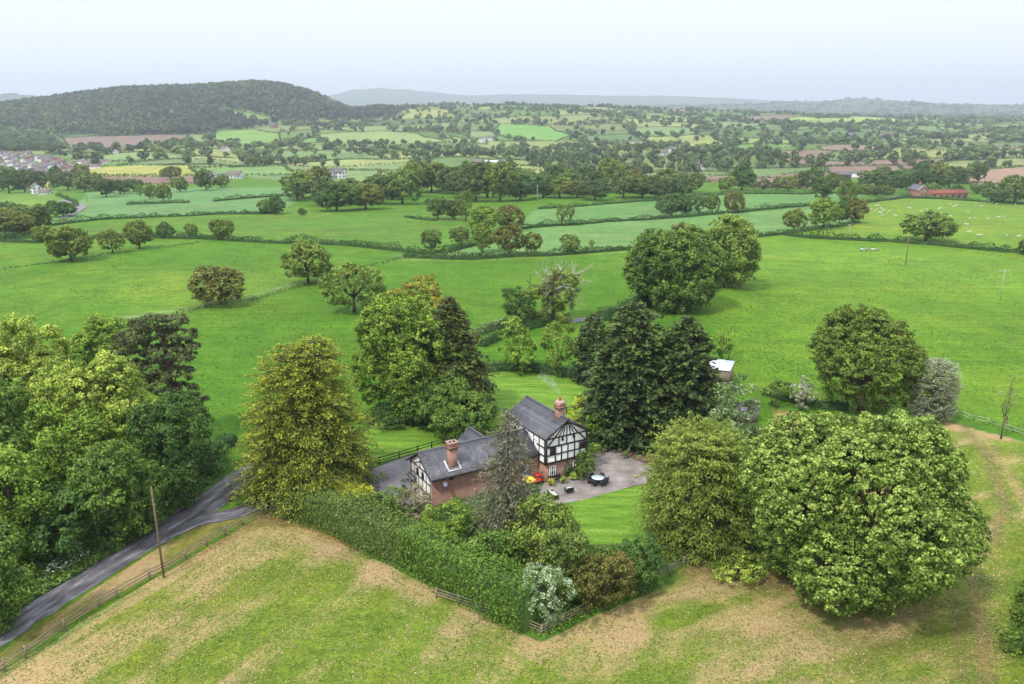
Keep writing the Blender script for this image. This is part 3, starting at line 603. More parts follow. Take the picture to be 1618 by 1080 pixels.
# ------------------------------------------------------------------ the timber framed house
HA = radians(30.5); E1 = np.array((cos(HA), sin(HA))); E2 = np.array((-sin(HA), cos(HA))); HO = np.array((4.02, 95.9))
def hw(x, y): return HO+E1*x+E2*y
house = thing('farmhouse', 'black and white timber framed farmhouse with red brick lower walls and grey slate roofs', 'house', (HO[0], HO[1], 0), HA)
GW, GL, EV, AP = 6.2, 9.2, 5.8, 7.75      # gabled cross wing: local x 0..GW, y 0..GL
JT = 2.45                                  # top of brick ground floor under the jetty
def gable_wall(mb, x0, x1, y0, y1, z0, ev, ap):     # box with two gables facing -y / +y
    xm = (x0+x1)/2
    V = [(x0, y0, z0), (x1, y0, z0), (x1, y0, ev), (xm, y0, ap), (x0, y0, ev), (x0, y1, z0), (x1, y1, z0), (x1, y1, ev), (xm, y1, ap), (x0, y1, ev)]
    o = mb.n; mb.add(V, [(0, 1, 2, 4), (6, 5, 9, 7), (1, 6, 7, 2), (5, 0, 4, 9)], [(4, 2, 3), (7, 9, 8)])
MB_ = MB(); MB_.box(.12, GW-.12, .18, GL, -.5, JT); MB_.build('brick_wall', M['brick'], house)
b = MB(); gable_wall(b, 0, GW, 0, GL+.02, JT, EV, AP); b.build('upper_wall', M['render'], house)
def roof_slab(parent, x0, x1, y0, y1, ev, ap, axis, over_e=.35, over_g=.3, th=.14, name='roof', mat=None, z_l=None):
    """two slopes with thickness; axis 'y': ridge along y"""
    o = MB()
    if axis == 'y': h = (x1-x0)/2; c = (x0+x1)/2; a0, a1 = y0-over_g, y1+over_g
    else: h = (y1-y0)/2; c = (y0+y1)/2; a0, a1 = x0-over_g, x1+over_g
    k = (ap-ev)/h
    for s in (-1, 1):
        pts = [(0, ap+.08), (s*(h+over_e), ev-over_e*k+.08)]
        V = []
        for a in (a0, a1):
            for q, z in pts:
                for dz in (0, th):
                    V.append((c+q, a, z+dz) if axis == 'y' else (a, c+q, z+dz))
        o.add(V, [(0, 2, 3, 1), (4, 5, 7, 6), (1, 3, 7, 5), (0, 4, 6, 2), (2, 6, 7, 3), (0, 1, 5, 4)])
    ob = o.build(name, mat or M['slate'], parent)
    r = MB(); 
    a_, b_ = ((c, a0-.02, ap+.2), (c, a1+.02, ap+.2)) if axis == 'y' else ((a0-.02, c, ap+.2), (a1+.02, c, ap+.2))
    r.beam(a_, b_, .22, .14); r.build('ridge_tile', M['farslate'], ob); return ob
roof1 = roof_slab(house, 0, GW, 0, GL, EV, AP, 'y', .18, .28)
LX0, LY0, LY1, LEV, LAP = -14.4, 1.5, 7.7, 3.45, 5.45
b = MB()
ym = (LY0+LY1)/2
b.add([(LX0, LY0, -.8), (LX0, LY1, -.8), (LX0, LY1, LEV), (LX0, ym, LAP), (LX0, LY0, LEV), (0, LY0, -.8), (0, LY1, -.8), (0, LY1, LEV), (0, ym, LAP), (0, LY0, LEV)], [(1, 0, 4, 2), (0, 5, 9, 4), (6, 1, 2, 7)], [(4, 3, 2)])
b.build('long_brick_wall', M['brick'], house)
roof2 = roof_slab(house, LX0, 0, LY0, LY1, LEV, LAP, 'x', .35, .35)
# little rear wing and its roof
b = MB(); gable_wall(b, -6.9, -2.9, 7.0, 10.2, 0, 3.0, 4.7); b.build('rear_wall', M['brick'], house); roof_slab(house, -6.9, -2.9, 6.4, 10.2, 3.0, 4.7, 'y', .3, .25)
# --- timbers of the front gable (plane y = 0, standing 40 mm proud)
fb = MB()
def tm(x0, z0, x1, z1, w=.20, y=-.02, d=.07): fb.beam((x0, y, z0), (x1, y, z1), d, w, up=(0, 0, 1)) if abs(z1-z0) < abs(x1-x0)*.2 else fb.beam((x0, y, z0), (x1, y, z1), w, d, up=(0, 1, 0))
Z0, Z1, Z2, Z3 = JT+.12, 3.55, 4.62, 5.72
for z in (Z0, Z2): tm(0, z, GW, z, .20)
tm(0, Z1+.02, GW, Z1+.02, .16); tm(.2, Z3, GW-.2, Z3, .17)
for x in (.12, GW-.12): fb.box(x-.12, x+.12, -.075, .05, JT, EV-.02)
for x in (1.45, 2.35, 3.3, 4.3, 5.1): tm(x, Z0, x, Z2, .15, -.024)
for x in (1.95, 3.1, 4.25): tm(x, Z2, x, Z3, .15, -.024)
tm(.2, Z2, 1.75, Z3+.42, .17, -.030); tm(GW-.2, Z2, GW-1.75, Z3+.42, .17, -.030); tm(1.75, Z3+.42, GW/2, AP-.12, .15, -.030); tm(GW-1.75, Z3+.42, GW/2, AP-.12, .15, -.030)
tm(GW/2, Z3, GW/2, AP-.2, .13, -.027)
for s in (-1, 1):
    tm(GW/2, AP-.32, GW/2+s*1.15, Z3+.05, .11, -.026); tm(GW/2+s*.55, Z3, GW/2+s*.28, AP-.85, .10, -.028); tm(GW/2, AP-.25, GW/2+s*3.05, Z3+.12, .13, -.033)
fb.build('timber_frame', M['timber'], house)
bb = MB()
for s in (-1, 1): bb.beam((GW/2, -.28, AP+.06), (GW/2+s*(GW/2+.2), -.28, EV-.1), .08, .22, up=(0, 1, 0))
bb.build('bargeboard', M['timber'], house)
sb_ = MB()
for z in (Z0, Z1, Z2, EV-.12): sb_.beam((-.02, .05, z), (-.02, 4.1 if z > 5 else 1.9, z), .07, .17)
for y in (.12, 1.35, 2.6, 4): sb_.beam((-.02, y, JT if y < 1.4 else 4.3), (-.02, y, EV-.1), .16, .07, up=(1, 0, 0))
sb_.build('side_frame', M['timber'], house)
def window(parent, x0, x1, z0, z1, y=0, axis='y', sgn=-1, frame=None, nm=2, fr=.09, bars=1):
    """a window in plane y=const facing sgn; axis 'x' = plane x=const"""
    fm, gm_, = MB(), MB(); A = lambda a0, a1, d0, d1, e0, e1: (a0, a1, min(y+sgn*d0, y+sgn*d1), max(y+sgn*d0, y+sgn*d1), e0, e1) if axis == 'y' else (min(y+sgn*d0, y+sgn*d1), max(y+sgn*d0, y+sgn*d1), a0, a1, e0, e1)
    gm_.box(*A(x0+fr*.6, x1-fr*.6, .01, .05, z0+fr*.6, z1-fr*.6))
    fm.box(*A(x0, x1, -.02, .09, z0, z0+fr)); fm.box(*A(x0, x1, -.02, .09, z1-fr, z1)); fm.box(*A(x0, x0+fr, -.02, .088, z0+fr, z1-fr)); fm.box(*A(x1-fr, x1, -.02, .088, z0+fr, z1-fr))
    for i in range(1, nm): xx = x0+(x1-x0)*i/nm; fm.box(*A(xx-fr*.4, xx+fr*.4, 0, .08, z0+fr, z1-fr))
    for i in range(1, bars+1): zz = z0+(z1-z0)*i/(bars+1); fm.box(*A(x0+fr, x1-fr, 0, .07, zz-.02, zz+.02))
    w = fm.build('window', frame or M['whitepaint'], parent); gm_.build('pane', M['glass'], w); return w
dk = M['timber']
window(house, .62, 1.42, Z1+.12, Z2-.12, -.03, frame=dk); window(house, 5.0, 5.85, Z1+.15, Z2+.05, -.03, frame=dk)
window(house, 2.35, 2.62, Z2+.55, Z2+.95, -.02, frame=dk, nm=1, bars=0); window(house, 4.0, 4.27, Z2+.6, Z2+1.0, -.02, frame=dk, nm=1, bars=0)
window(house, .75, 1.65, .25, 2.05, .18, bars=2, nm=3); window(house, 4.2, 5.35, .75, 2.05, .18, bars=1, nm=3)
window(house, -6.3, -5.4, 2.2, 3.1, LY0); window(house, -2.2, -1.5, .9, 2.1, LY0)
for x in (-12.3, -8.1): window(house, x, x+.55, 2.75, 3.15, LY0, frame=dk, nm=2, bars=0)
ln = MB(); ln.add([(-6.6, LY0-.02, 2.0), (-5.0, LY0-.02, 2.0), (-5.0, LY0-.7, 1.6), (-6.6, LY0-.7, 1.6), (-6.6, LY0-.02, 2.08), (-5.0, LY0-.02, 2.08), (-5.0, LY0-.7, 1.68), (-6.6, LY0-.7, 1.68)], [(0, 3, 2, 1), (4, 5, 6, 7), (0, 1, 5, 4), (2, 3, 7, 6), (0, 4, 7, 3), (1, 2, 6, 5)]); ln.build('porch_roof', M['slate'], house)
# left gable end: rendered panels and thin timbers in plane x = LX0
g = MB(); X = LX0-.03
g.add([(X, LY0+.35, -.8), (X, LY1-.35, -.8), (X, LY1-.35, LEV+.05), (X, ym, LAP-.16), (X, LY0+.35, LEV+.05), (LX0+.02, LY0+.35, -.8), (LX0+.02, LY1-.35, -.8), (LX0+.02, LY1-.35, LEV+.05), (LX0+.02, ym, LAP-.16), (LX0+.02, LY0+.35, LEV+.05)], [(1, 0, 4, 2), (0, 5, 9, 4), (6, 1, 2, 7)], [(4, 3, 2)]); g.build('gable_render', M['renderpink'], house)
g = MB(); X = LX0-.055
def tx(y0, z0, y1, z1, w=.12, d=.06, dx=0):
    g.beam((X+dx, y0, z0), (X+dx, y1, z1), d, w) if abs(z1-z0) < .3*abs(y1-y0) else g.beam((X+dx, y0, z0), (X+dx, y1, z1), w, d, up=(1, 0, 0))
for z in (LEV+.12, 2.35, .95): tx(LY0+.35, z, LY1-.35, z, .14)
for y in np.linspace(LY0+.45, LY1-.45, 6): tx(y, -.5, y, LEV+.1, .08, .06, -.004)
tx(ym, LEV, ym, LAP-.25, .13, .06, -.006); tx(ym-.05, LEV+1.0, LY1-1.3, LEV+.15, .09, .05, -.008); tx(ym, LEV+.9, LY0+1.5, LEV+1.0, .09, .05, -.008)
g.build('gable_timber', M['timber'], house)
window(house, ym-.95, ym-.45, 2.5, 3.3, LX0-.06, 'x', -1, dk, 1, .07, 0); window(house, ym+.5, ym+1.0, 2.5, 3.3, LX0-.06, 'x', -1, dk, 1, .07, 0)
g = MB(); g.beam((LX0-.34, ym, LAP+.1), (LX0-.34, LY1+.35, LEV-.12), .07, .24, up=(1, 0, 0)); g.beam((LX0-.34, ym, LAP+.1), (LX0-.34, LY0-.35, LEV-.12), .07, .24, up=(1, 0, 0)); g.build('bargeboard', M['timber'], house)
g = MB(); g.add([(LX0-.6, LY1-2.0, 1.65), (LX0-.05, LY1-2.0, 1.95), (LX0-.05, LY1+.1, 1.95), (LX0-.6, LY1+.1, 1.65), (LX0-.6, LY1-2.0, 1.73), (LX0-.05, LY1-2.0, 2.03), (LX0-.05, LY1+.1, 2.03), (LX0-.6, LY1+.1, 1.73)], [(0, 3, 2, 1), (4, 5, 6, 7), (0, 1, 5, 4), (2, 3, 7, 6), (0, 4, 7, 3), (1, 2, 6, 5)]); g.build('door_canopy', M['slate'], house)
gu = MB(); gu.beam((LX0-.3, LY0-.38, LEV-.12), (0, LY0-.38, LEV-.12), .12, .1); gu.build('gutter', M['timber'], house)
gl = MB(); gl.beam((-.05, 1.9, 5.0), (-.05, 4.5, 5.62), .08, .10); gl.build('flashing', M['lead'], house)
# chimneys
def chimney(x, y, z0, z1, w, d, pots, kind):
    m_ = MB(); m_.box(x-w/2, x+w/2, y-d/2, y+d/2, z0, z1-.75); cz = z1-.75
    for i, e in enumerate((.06, .12, .17)): m_.box(x-w/2-e, x+w/2+e, y-d/2-e, y+d/2+e, cz+i*.13, cz+(i+1)*.13)
    m_.box(x-w/2-.1, x+w/2+.1, y-d/2-.1, y+d/2+.1, cz+.39, z1)
    ch = m_.build('chimney', M['brick'], roof1 if kind else roof2)
    if kind:
        c2 = MB(); c2.lathe([(w*.62, z1), (w*.66, z1+.12), (w*.5, z1+.32), (.25, z1+.36)], 16, (x, y, 0)); c2.build('chimney_cap', M['stone'], ch, True)
        c3 = MB(); c3.lathe([(.13, z1+.3), (.16, z1+.34), (.12, z1+.4), (.12, z1+.72), (.15, z1+.78), (.10, z1+.78), (.09, z1+.4)], 12, (x, y, 0)); c3.build('chimney_pot', M['terracotta'], ch, True)
    else:
        c2 = MB(); t_ = .1
        xs = [x-w/2-.14, x-.06, x+.06, x+w/2+.14]; c2.box(xs[0], xs[3], y-d/2-.14, y-d/2+.1, z1, z1+.14); c2.box(xs[0], xs[3], y+d/2-.1, y+d/2+.14, z1, z1+.14)
        for q0, q1 in ((xs[0], xs[0]+.22), (xs[1], xs[2]), (xs[3]-.22, xs[3])): c2.box(q0, q1, y-d/2+.1, y+d/2-.1, z1, z1+.139)
        c2.build('chimney_cap', M['stone'], ch); c4 = MB(); c4.box(x-w/2+.05, x+w/2-.05, y-d/2+.08, y+d/2-.08, z1+.003, z1+.02); c4.build('flue', M['timber'], ch)
    return ch
ch2 = chimney(3.1, 1.55, AP-.7, 9.45, 1.0, .8, 1, True)
cz = LEV+.55
ch1 = chimney(-11.35, 2.35, 3.3, 6.95, 1.02, .8, 0, False)
g = MB(); kk = (LAP-LEV)/((LY1-LY0)/2)
zz = lambda y: LEV+kk*(y-LY0)+.25
for (x0, y0, x1, y1) in ((-12.15, 1.66, -10.55, 1.66), (-12.12, 1.6, -12.12, 2.95), (-10.58, 1.6, -10.58, 2.95)): g.beam((x0, y0, zz(y0)), (x1, y1, zz(y1)), .18, .06)
g.build('flashing', M['lead'], ch1)
sd = thing('satellite_dish', 'grey satellite dish on the brick wall below the left end of the slate roof', 'satellite dish', (*hw(-12.9, LY0-.02), 2.55), HA)
g = MB(); g.lathe([(.02, -.06), (.2, -.045), (.33, .0), (.33, .02), (.2, -.02), (.02, -.035)], 16); d = g.build('dish', M['dish'], sd, True, (0, -.35, 0)); d.rotation_euler = (radians(65), 0, radians(20))
g = MB(); g.tube([(0, 0, 0), (0, -.2, -.05), (0, -.33, 0)], .025, 6); g.build('bracket', M['galv'], sd)

# ------------------------------------------------------------------ garden furniture and small things by the house
def at(px, py): u = U(px, py); return (u[0], u[1], .035)
p0 = at(944.5, 763)
t = thing('round_table', 'round glass topped garden table among dark rattan chairs on the gravel', 'table', p0)
g = MB(); g.lathe([(0, .73), (.80, .73), (.80, .76), (0, .76)], 28); g.build('tabletop', M['tabletop'], t)
g = MB(); g.lathe([(.0, .0), (.45, .0), (.42, .06), (.28, .12), (.25, .6), (.5, .72), (0, .725)], 14); g.build('base', M['rattan'], t)
g = MB(); g.tube([(0, 0, 0), (0, 0, .1), (0, 0, .22)], [.06, .05, .03], 8); tag(g.build('flower_vase', M['whitepaint'], None, True, (p0[0], p0[1], p0[2]+.76)), 'small white vase in the middle of the round garden table', 'vase')
def chair_parts(root, w=.56, d=.54, seat=.42, back=.84, cushion=None, arms=.62):
    g = MB(); g.box(-w/2, w/2, -d/2, d/2, seat-.1, seat); g.build('seat', M['rattan'], root)
    g = MB(); g.beam((0, d/2-.03, seat), (0, d/2+.07, back), w, .06, up=(0, 1, 0)); g.build('backrest', M['rattan'], root)
    for s in (-1, 1):
        g = MB(); g.box(s*(w/2+.02)-.035, s*(w/2+.02)+.035, -d/2, d/2, seat-.12, arms); g.build('armrest', M['rattan'], root)
        for u in (-1, 1): g = MB(); g.box(s*(w/2-.02)-.03, s*(w/2-.02)+.03, u*(d/2-.04)-.03, u*(d/2-.04)+.03, 0, seat-.121); g.build('leg', M['rattan'], root)
    if cushion: g = MB(); g.box(-w/2+.04, w/2-.04, -d/2+.02, d/2-.06, seat+.002, seat+.12); g.box(-w/2+.06, w/2-.06, d/2-.14, d/2-.03, seat+.13, back+.05); g.build('cushion', cushion, root)
def copy_tree(o, parent=None):
    c = o.copy(); C.objects.link(c); c.parent = parent
    for ch in list(o.children): copy_tree(ch, c)
    return c
chl = ['on the left of the round table', 'at the front left of the round table', 'at the front right of the round table', 'on the right of the round table', 'at the back right of the round table', 'at the back left of the round table']
proto = None
for i, (a, l) in enumerate(zip((185, 238, 300, 355, 60, 120), chl)):
    ar = radians(a); loc = (p0[0]+1.02*cos(ar), p0[1]+1.02*sin(ar), p0[2])
    if proto is None: proto = thing('garden_chair', '', 'chair', loc, 0, 'rattan chairs round the glass table'); chair_parts(proto); o = proto
    else: o = copy_tree(proto)
    o.location = loc; o.rotation_euler = (0, 0, ar-pi/2); o['label'] = 'dark rattan garden chair '+l
p = at(899, 778); o = thing('armchair', 'single dark rattan armchair with white cushions alone on the gravel', 'armchair', p, radians(200)); chair_parts(o, .8, .75, .36, .78, M['cushion'], .6)
p = at(874, 786); o = thing('garden_sofa', 'dark rattan garden sofa with pale cushions half hidden by the leaning tree', 'sofa', p, radians(110)); chair_parts(o, 1.5, .75, .36, .75, M['cushion'], .6)
p = at(866, 793); o = thing('footstool', 'low square footstool with a pale cushion in front of the rattan sofa', 'footstool', p, radians(20))
g = MB(); g.box(-.4, .4, -.4, .4, .05, .34); g.build('frame', M['rattan'], o); g = MB(); g.box(-.37, .37, -.37, .37, .342, .44); g.build('cushion', M['cushion'], o)
p = hw(1.2, -.55); o = thing('bench', 'dark wooden bench standing against the brick wall under the half timbered gable', 'bench', (p[0], p[1], .04), HA)
g = MB(); [g.box(-.85, .85, -.22+i*.15, -.10+i*.15, .42, .46) for i in range(3)]; g.build('seat', M['darkfence'], o)
g = MB(); [g.box(-.85, .85, .24, .28, .55+i*.14, .65+i*.14) for i in range(3)]; g.build('backrest', M['darkfence'], o)
for s in (-1, 1): g = MB(); g.box(s*.78-.04, s*.78+.04, -.22, -.14, 0, .62); g.box(s*.78-.04, s*.78+.04, .26, .34, 0, .95); g.box(s*.78-.03, s*.78+.03, -.2, .3, .6, .65); g.build('leg', M['darkfence'], o)
# red plastic toy car, yellow parasol
p = at(850, 762); o = thing('toy_car', 'red plastic ride-in toy car beside the brick corner of the house', 'toy', p, radians(30))
g = MB(); g.box(-.55, .55, -.36, .36, .14, .48); g.box(-.55, -.2, -.34, .34, .48, .62); g.build('body', M['red'], o)
g = MB(); g.box(-.3, .35, -.34, .34, 1.0, 1.08); [g.beam((x, y, .48), (x*.8, y, 1.0), .06, .06) for x in (-.3, .35) for y in (-.3, .3)]; g.build('roof', M['red'], o)
for x in (-.34, .34):
    for y in (-.38, .38): g = MB(); g.tube([(x, y-.05, .14), (x, y+.05, .14)], .14, 12); g.build('wheel', M['rattan'], o)
p = U(836, 778); o = thing('parasol', 'yellow canvas parasol showing between the tall thin spruce and the patio', 'parasol', (p[0], p[1], .02))
g = MB(); g.lathe([(0, 2.1), (.45, 1.95), (.85, 1.65), (.85, 1.6), (.45, 1.9), (0, 2.05)], 8); g.build('canopy', M['yellowc'], o)
g = MB(); g.tube([(0, 0, 0), (0, 0, 2.15)], .025, 8); g.build('pole', M['whitepaint'], o); g = MB(); g.lathe([(0, 0), (.28, 0), (.28, .06), (.05, .1), (0, .1)], 12); g.build('base', M['rattan'], o)
p = at(962, 703); o = thing('water_butt', 'dark blue plastic barrel beside the bright green climber', 'barrel', p)
g = MB(); g.lathe([(0, 0), (.27, 0), (.32, .45), (.28, .9), (.28, .95), (0, .95)], 16); g.build('barrel', M['blue'], o, True); g = MB(); g.lathe([(0, .951), (.3, .951), (.3, 1.0), (0, 1.02)], 16); g.build('lid', M['rattan'], o)
for (q, l) in (((956, 714), 'pink stone pot beside the blue barrel'), ((949, 711), 'small pink stone pot left of the blue barrel')):
    o = thing('plant_pot', l, 'plant pot', at(*q)); g = MB(); g.lathe([(0, 0), (.2, 0), (.3, .42), (.33, .42), (.33, .48), (.27, .48), (.25, .3), (0, .3)], 14); g.build('pot', M['pinkpot'], o, True)
    g = MB(); g.lathe([(0, .38), (.262, .38), (.262, .36)], 14); g.build('soil', M['soil'], o)
p = at(1000, 709); o = thing('metal_bench', 'low black metal garden seat on the bare brown bed under the dark conifers', 'garden seat', p, radians(-35))
g = MB(); [g.box(-.9, .9, -.2+i*.14, -.1+i*.14, .38, .42) for i in range(4)]; g.build('seat', M['rattan'], o)
g = MB(); [g.beam((-.9+i*.2, .34, .42), (-.9+i*.2, .46, .85), .04, .04) for i in range(10)]; g.beam((-.95, .46, .86), (.95, .46, .86), .05, .05); g.build('backrest', M['rattan'], o)
for s in (-1, 1): g = MB(); g.beam((s*.85, -.2, 0), (s*.85, -.18, .6), .05, .05); g.beam((s*.85, .34, 0), (s*.85, .4, .6), .05, .05); g.beam((s*.85, -.2, .6), (s*.85, .42, .6), .06, .04); g.build('leg', M['rattan'], o)
# chimney smoke
sm, snt, sp_ = newmat('wood smoke'); vol = N(snt, 'ShaderNodeVolumePrincipled'); snt.links.new(vol.outputs[0], snt.nodes['Material Output'].inputs['Volume']); snt.nodes.remove(sp_)
vol.inputs['Color'].default_value = (.9, .93, 1, 1); sco = N(snt, 'ShaderNodeTexCoord').outputs['Object']
sxz = N(snt, 'ShaderNodeSeparateXYZ'); snt.links.new(sco, sxz.inputs[0]); sfade = ramp(snt, math_(snt, 'MULTIPLY', sxz.outputs[2], .34), [(0, gray(1.0)), (.5, gray(.9)), (.95, gray(0))])
snt.links.new(math_(snt, 'MULTIPLY', ramp(snt, noise(snt, sco, 1.1, 4, .6), [(.42, gray(0)), (.7, gray(1))]), sfade), vol.inputs['Density'])
sc0 = hw(3.1, 1.55); g = MB(); g.tube([(0, 0, 0), (-.15, .1, .5), (-.7, .3, 1.2), (-1.5, .5, 2.1), (-2.3, .7, 2.9)], [.12, .22, .42, .7, .95], 12)
so = g.build('smoke', sm, None, True, (sc0[0], sc0[1], 10.25)); so['kind'] = 'stuff'; so['label'] = 'thin pale smoke drifting from the chimney pot'

# ------------------------------------------------------------------ fences, poles, shelter, troughs
def fence(name, label, pts, sp, h, rails, mat, pw=.12, rw=.09, rt=.04, diag=False, maxp=95):
    pl = np.array(pts)[:, :2]; root = thing(name, label, 'fence', (*pl[0], float(zt(*pl[0]))))
    o = np.array(root.location); P_ = dens(pl, sp)
    P3 = np.column_stack((P_, zt(P_[:, 0], P_[:, 1])))-o; rg = np.random.default_rng(5)
    for q in P3[:maxp]:
        g = MB(); le = rg.normal(0, .02, 2); g.beam((q[0], q[1], q[2]-.2), (q[0]+le[0], q[1]+le[1], q[2]+h+.08), pw, pw); g.build('post', mat, root)
    for r in rails:
        g = MB()
        for a_, b_ in zip(P3[:-1], P3[1:]): g.beam(a_+(0, 0, r+rg.normal(0, .012)), b_+(0, 0, r+rg.normal(0, .012)), rt, rw)
        g.build('rail', mat, root)
    return root
fence('post_and_rail_fence', 'weathered wooden post and rail fence running beside the lane', W2([(-140,1150),(8,1060),(41,1040),(102,997),(158,958),(186,944),(237,915),(259,905),(327,862),(384,829),(421,812)]), 2.35, 1.15, (.35, .7, 1.05), M['fence'], .13)
fence('post_and_rail_fence', 'weathered rail fence at the corner below the white blossoming tree', W2([(690,944),(760,967),(815,986),(856,1003),(890,985),(930,965)]), 2.2, 1.0, (.35, .65, .95), M['fence'])
fence('post_and_rail_fence', 'wooden rail fence between the bronze shrubs and the olive green tree', W2([(1035,922),(1100,882),(1135,868)]), 2.0, 1.05, (.35, .7, 1.0), M['fence'])
fence('dark_fence', 'dark stained two rail fence along the lawn behind the long slate roof', W2([(560,744),(600,733),(660,715),(745,691),(800,680),(880,660),(925,640)]), 2.0, .95, (.5, .9), M['darkfence'], .13, .10)
fence('metal_fence', 'pale metal field fence at the right edge behind the large tree', W2([(1500,652),(1530,664),(1560,671),(1618,690),(1680,705)]), 4.0, 1.0, (.5, .98), M['galv'], .07, .05)
fence('wire_fence', 'low post fence along the ditch between the two left pastures', W2([(190,508),(290,492),(400,473),(467,453),(520,441)]), 6, .9, (.4, .8), M['fence'], .12, .03, .03)
gt = thing('field_gate', 'small grey field gate at the hedge end beyond the golden topped oak', 'gate', U(634, 407), .6)
g = MB(); [g.beam((-1.6, 0, z), (1.6, 0, z), .04, .06) for z in (.3, .55, .8, 1.1)]; g.beam((-1.6, 0, .3), (1.6, 0, 1.1), .04, .05); g.build('bars', M['galv'], gt)
for s in (-1, 1): g = MB(); g.box(s*1.7-.1, s*1.7+.1, -.1, .1, 0, 1.3); g.build('post', M['fence'], gt)
def pole(label, px, pyb, pyt, mat, arm=0, r=.13, armaz=0, lean=0):
    b = U(px, pyb); h = at_height(b[1], pyt)-b[2]; o = thing('utility_pole', label, 'utility pole', b)
    g = MB(); g.tube([(0, 0, -.3), (lean*.5, 0, h*.5), (lean, 0, h)], [r, r*.85, r*.7], 8); g.build('pole', mat, o, True)
    if arm:
        g = MB(); a = np.array((cos(armaz), sin(armaz), 0))*arm/2; g.beam(np.array((lean, .14, h-.25))-a, np.array((lean, .14, h-.25))+a, .12, .12); ar = g.build('crossarm', mat, o)
        for s in (-1, 0, 1): g = MB(); q = np.array((lean, .14, h-.19))+a*s*.9; g.lathe([(0, 0), (.05, 0), (.08, .08), (.05, .2), (0, .22)], 8, q); g.build('insulator', M['whitepaint'], ar)
    return o
pole('bare brown wooden pole standing by the rail fence beside the lane', 259, 912, 768, M['pole'], 0, .115, 0, -.15)
pole('pole with crossarm in the bright field below the two troughs', 1431, 418, 372, M['pole'], 1.6, .16)
pole('pale pole with wide crossarm alone in the right pasture', 1581, 472, 427, M['palebark'], 2.4, .1)
pole('pale pole with crossarm beside the hedge right of the round field trees', 1340, 379, 354, M['palebark'], 1.8, .13, .5)
pole('pale pole in front of the middle tree belt', 849, 318, 292, M['palebark'], 1.6, .16)
pole('thin dark pole in the far left field left of the three trees', 138, 319, 306, M['pole'], 0, .16); pole('thin dark pole in the far left crop field', 355, 316, 304, M['pole'], 0, .16); pole('pale pole beside the crossing hedge near the four row trees', 1181, 331, 318, M['palebark'], 0, .15)
for i, (x, l) in enumerate(((1365, 'left of two low grey feed troughs on the pasture'), (1382, 'right of two low grey feed troughs on the pasture'))):
    u = U(x, 396); o = thing('feed_trough', l, 'trough', u, .05)
    g = MB(); g.box(-1.2, 1.2, -.35, .35, .35, .42); g.box(-1.2, 1.2, -.42, -.35, .35, .72); g.box(-1.2, 1.2, .35, .42, .35, .72); g.box(-1.27, -1.2, -.42, .42, .35, .72); g.box(1.2, 1.27, -.42, .42, .35, .72); g.build('trough', M['galv'], o)
    for sx in (-1, 1):
        for sy in (-1, 1): g = MB(); g.box(sx*1.1-.05, sx*1.1+.05, sy*.33-.05, sy*.33+.05, 0, .35); g.build('leg', M['pole'], o)
u = U(1134, 600); o = thing('field_shelter', 'small field shelter with pale metal roof behind the dark conifers', 'shelter', (u[0], u[1], u[2]), radians(155))
g = MB(); g.box(-2.2, 2.2, 1.7, 1.8, 0, 2.3); g.box(-2.2, -2.1, -1.8, 1.7, 0, 2.5); g.box(2.1, 2.2, -1.8, 1.7, 0, 2.5); g.build('wall', M['fence'], o)
g = MB(); g.add([(-2.3, -1.9, 3.0), (2.3, -1.9, 3.0), (2.3, 1.95, 2.35), (-2.3, 1.95, 2.35), (-2.3, -1.9, 3.08), (2.3, -1.9, 3.08), (2.3, 1.95, 2.43), (-2.3, 1.95, 2.43)], [(0, 3, 2, 1), (4, 5, 6, 7), (0, 1, 5, 4), (2, 3, 7, 6), (0, 4, 7, 3), (1, 2, 6, 5)]); g.build('roof', M['metalw'], o)
g = MB(); [g.beam((2.4+i*.02, -1.8+i*.9, 0), (2.4+i*.02, -1.8+i*.9, 1.3), .1, .1) for i in range(5)]; [g.beam((2.4, -1.8, z), (2.5, 1.9, z), .04, .12) for z in (.4, .8, 1.2)]; g.build('pen_rails', M['fence'], o)
u = U(1176, 664); o = thing('shed', 'small shed with a grey roof glimpsed behind the whitish flowering tree', 'shed', u, radians(15))
g = MB(); g.box(-1.5, 1.5, -1.2, 1.2, 0, 2.0); g.build('wall', M['fence'], o); roof_slab(o, -1.5, 1.5, -1.2, 1.2, 2.0, 2.7, 'x', .15, .15, .06, 'roof', M['farslate'])

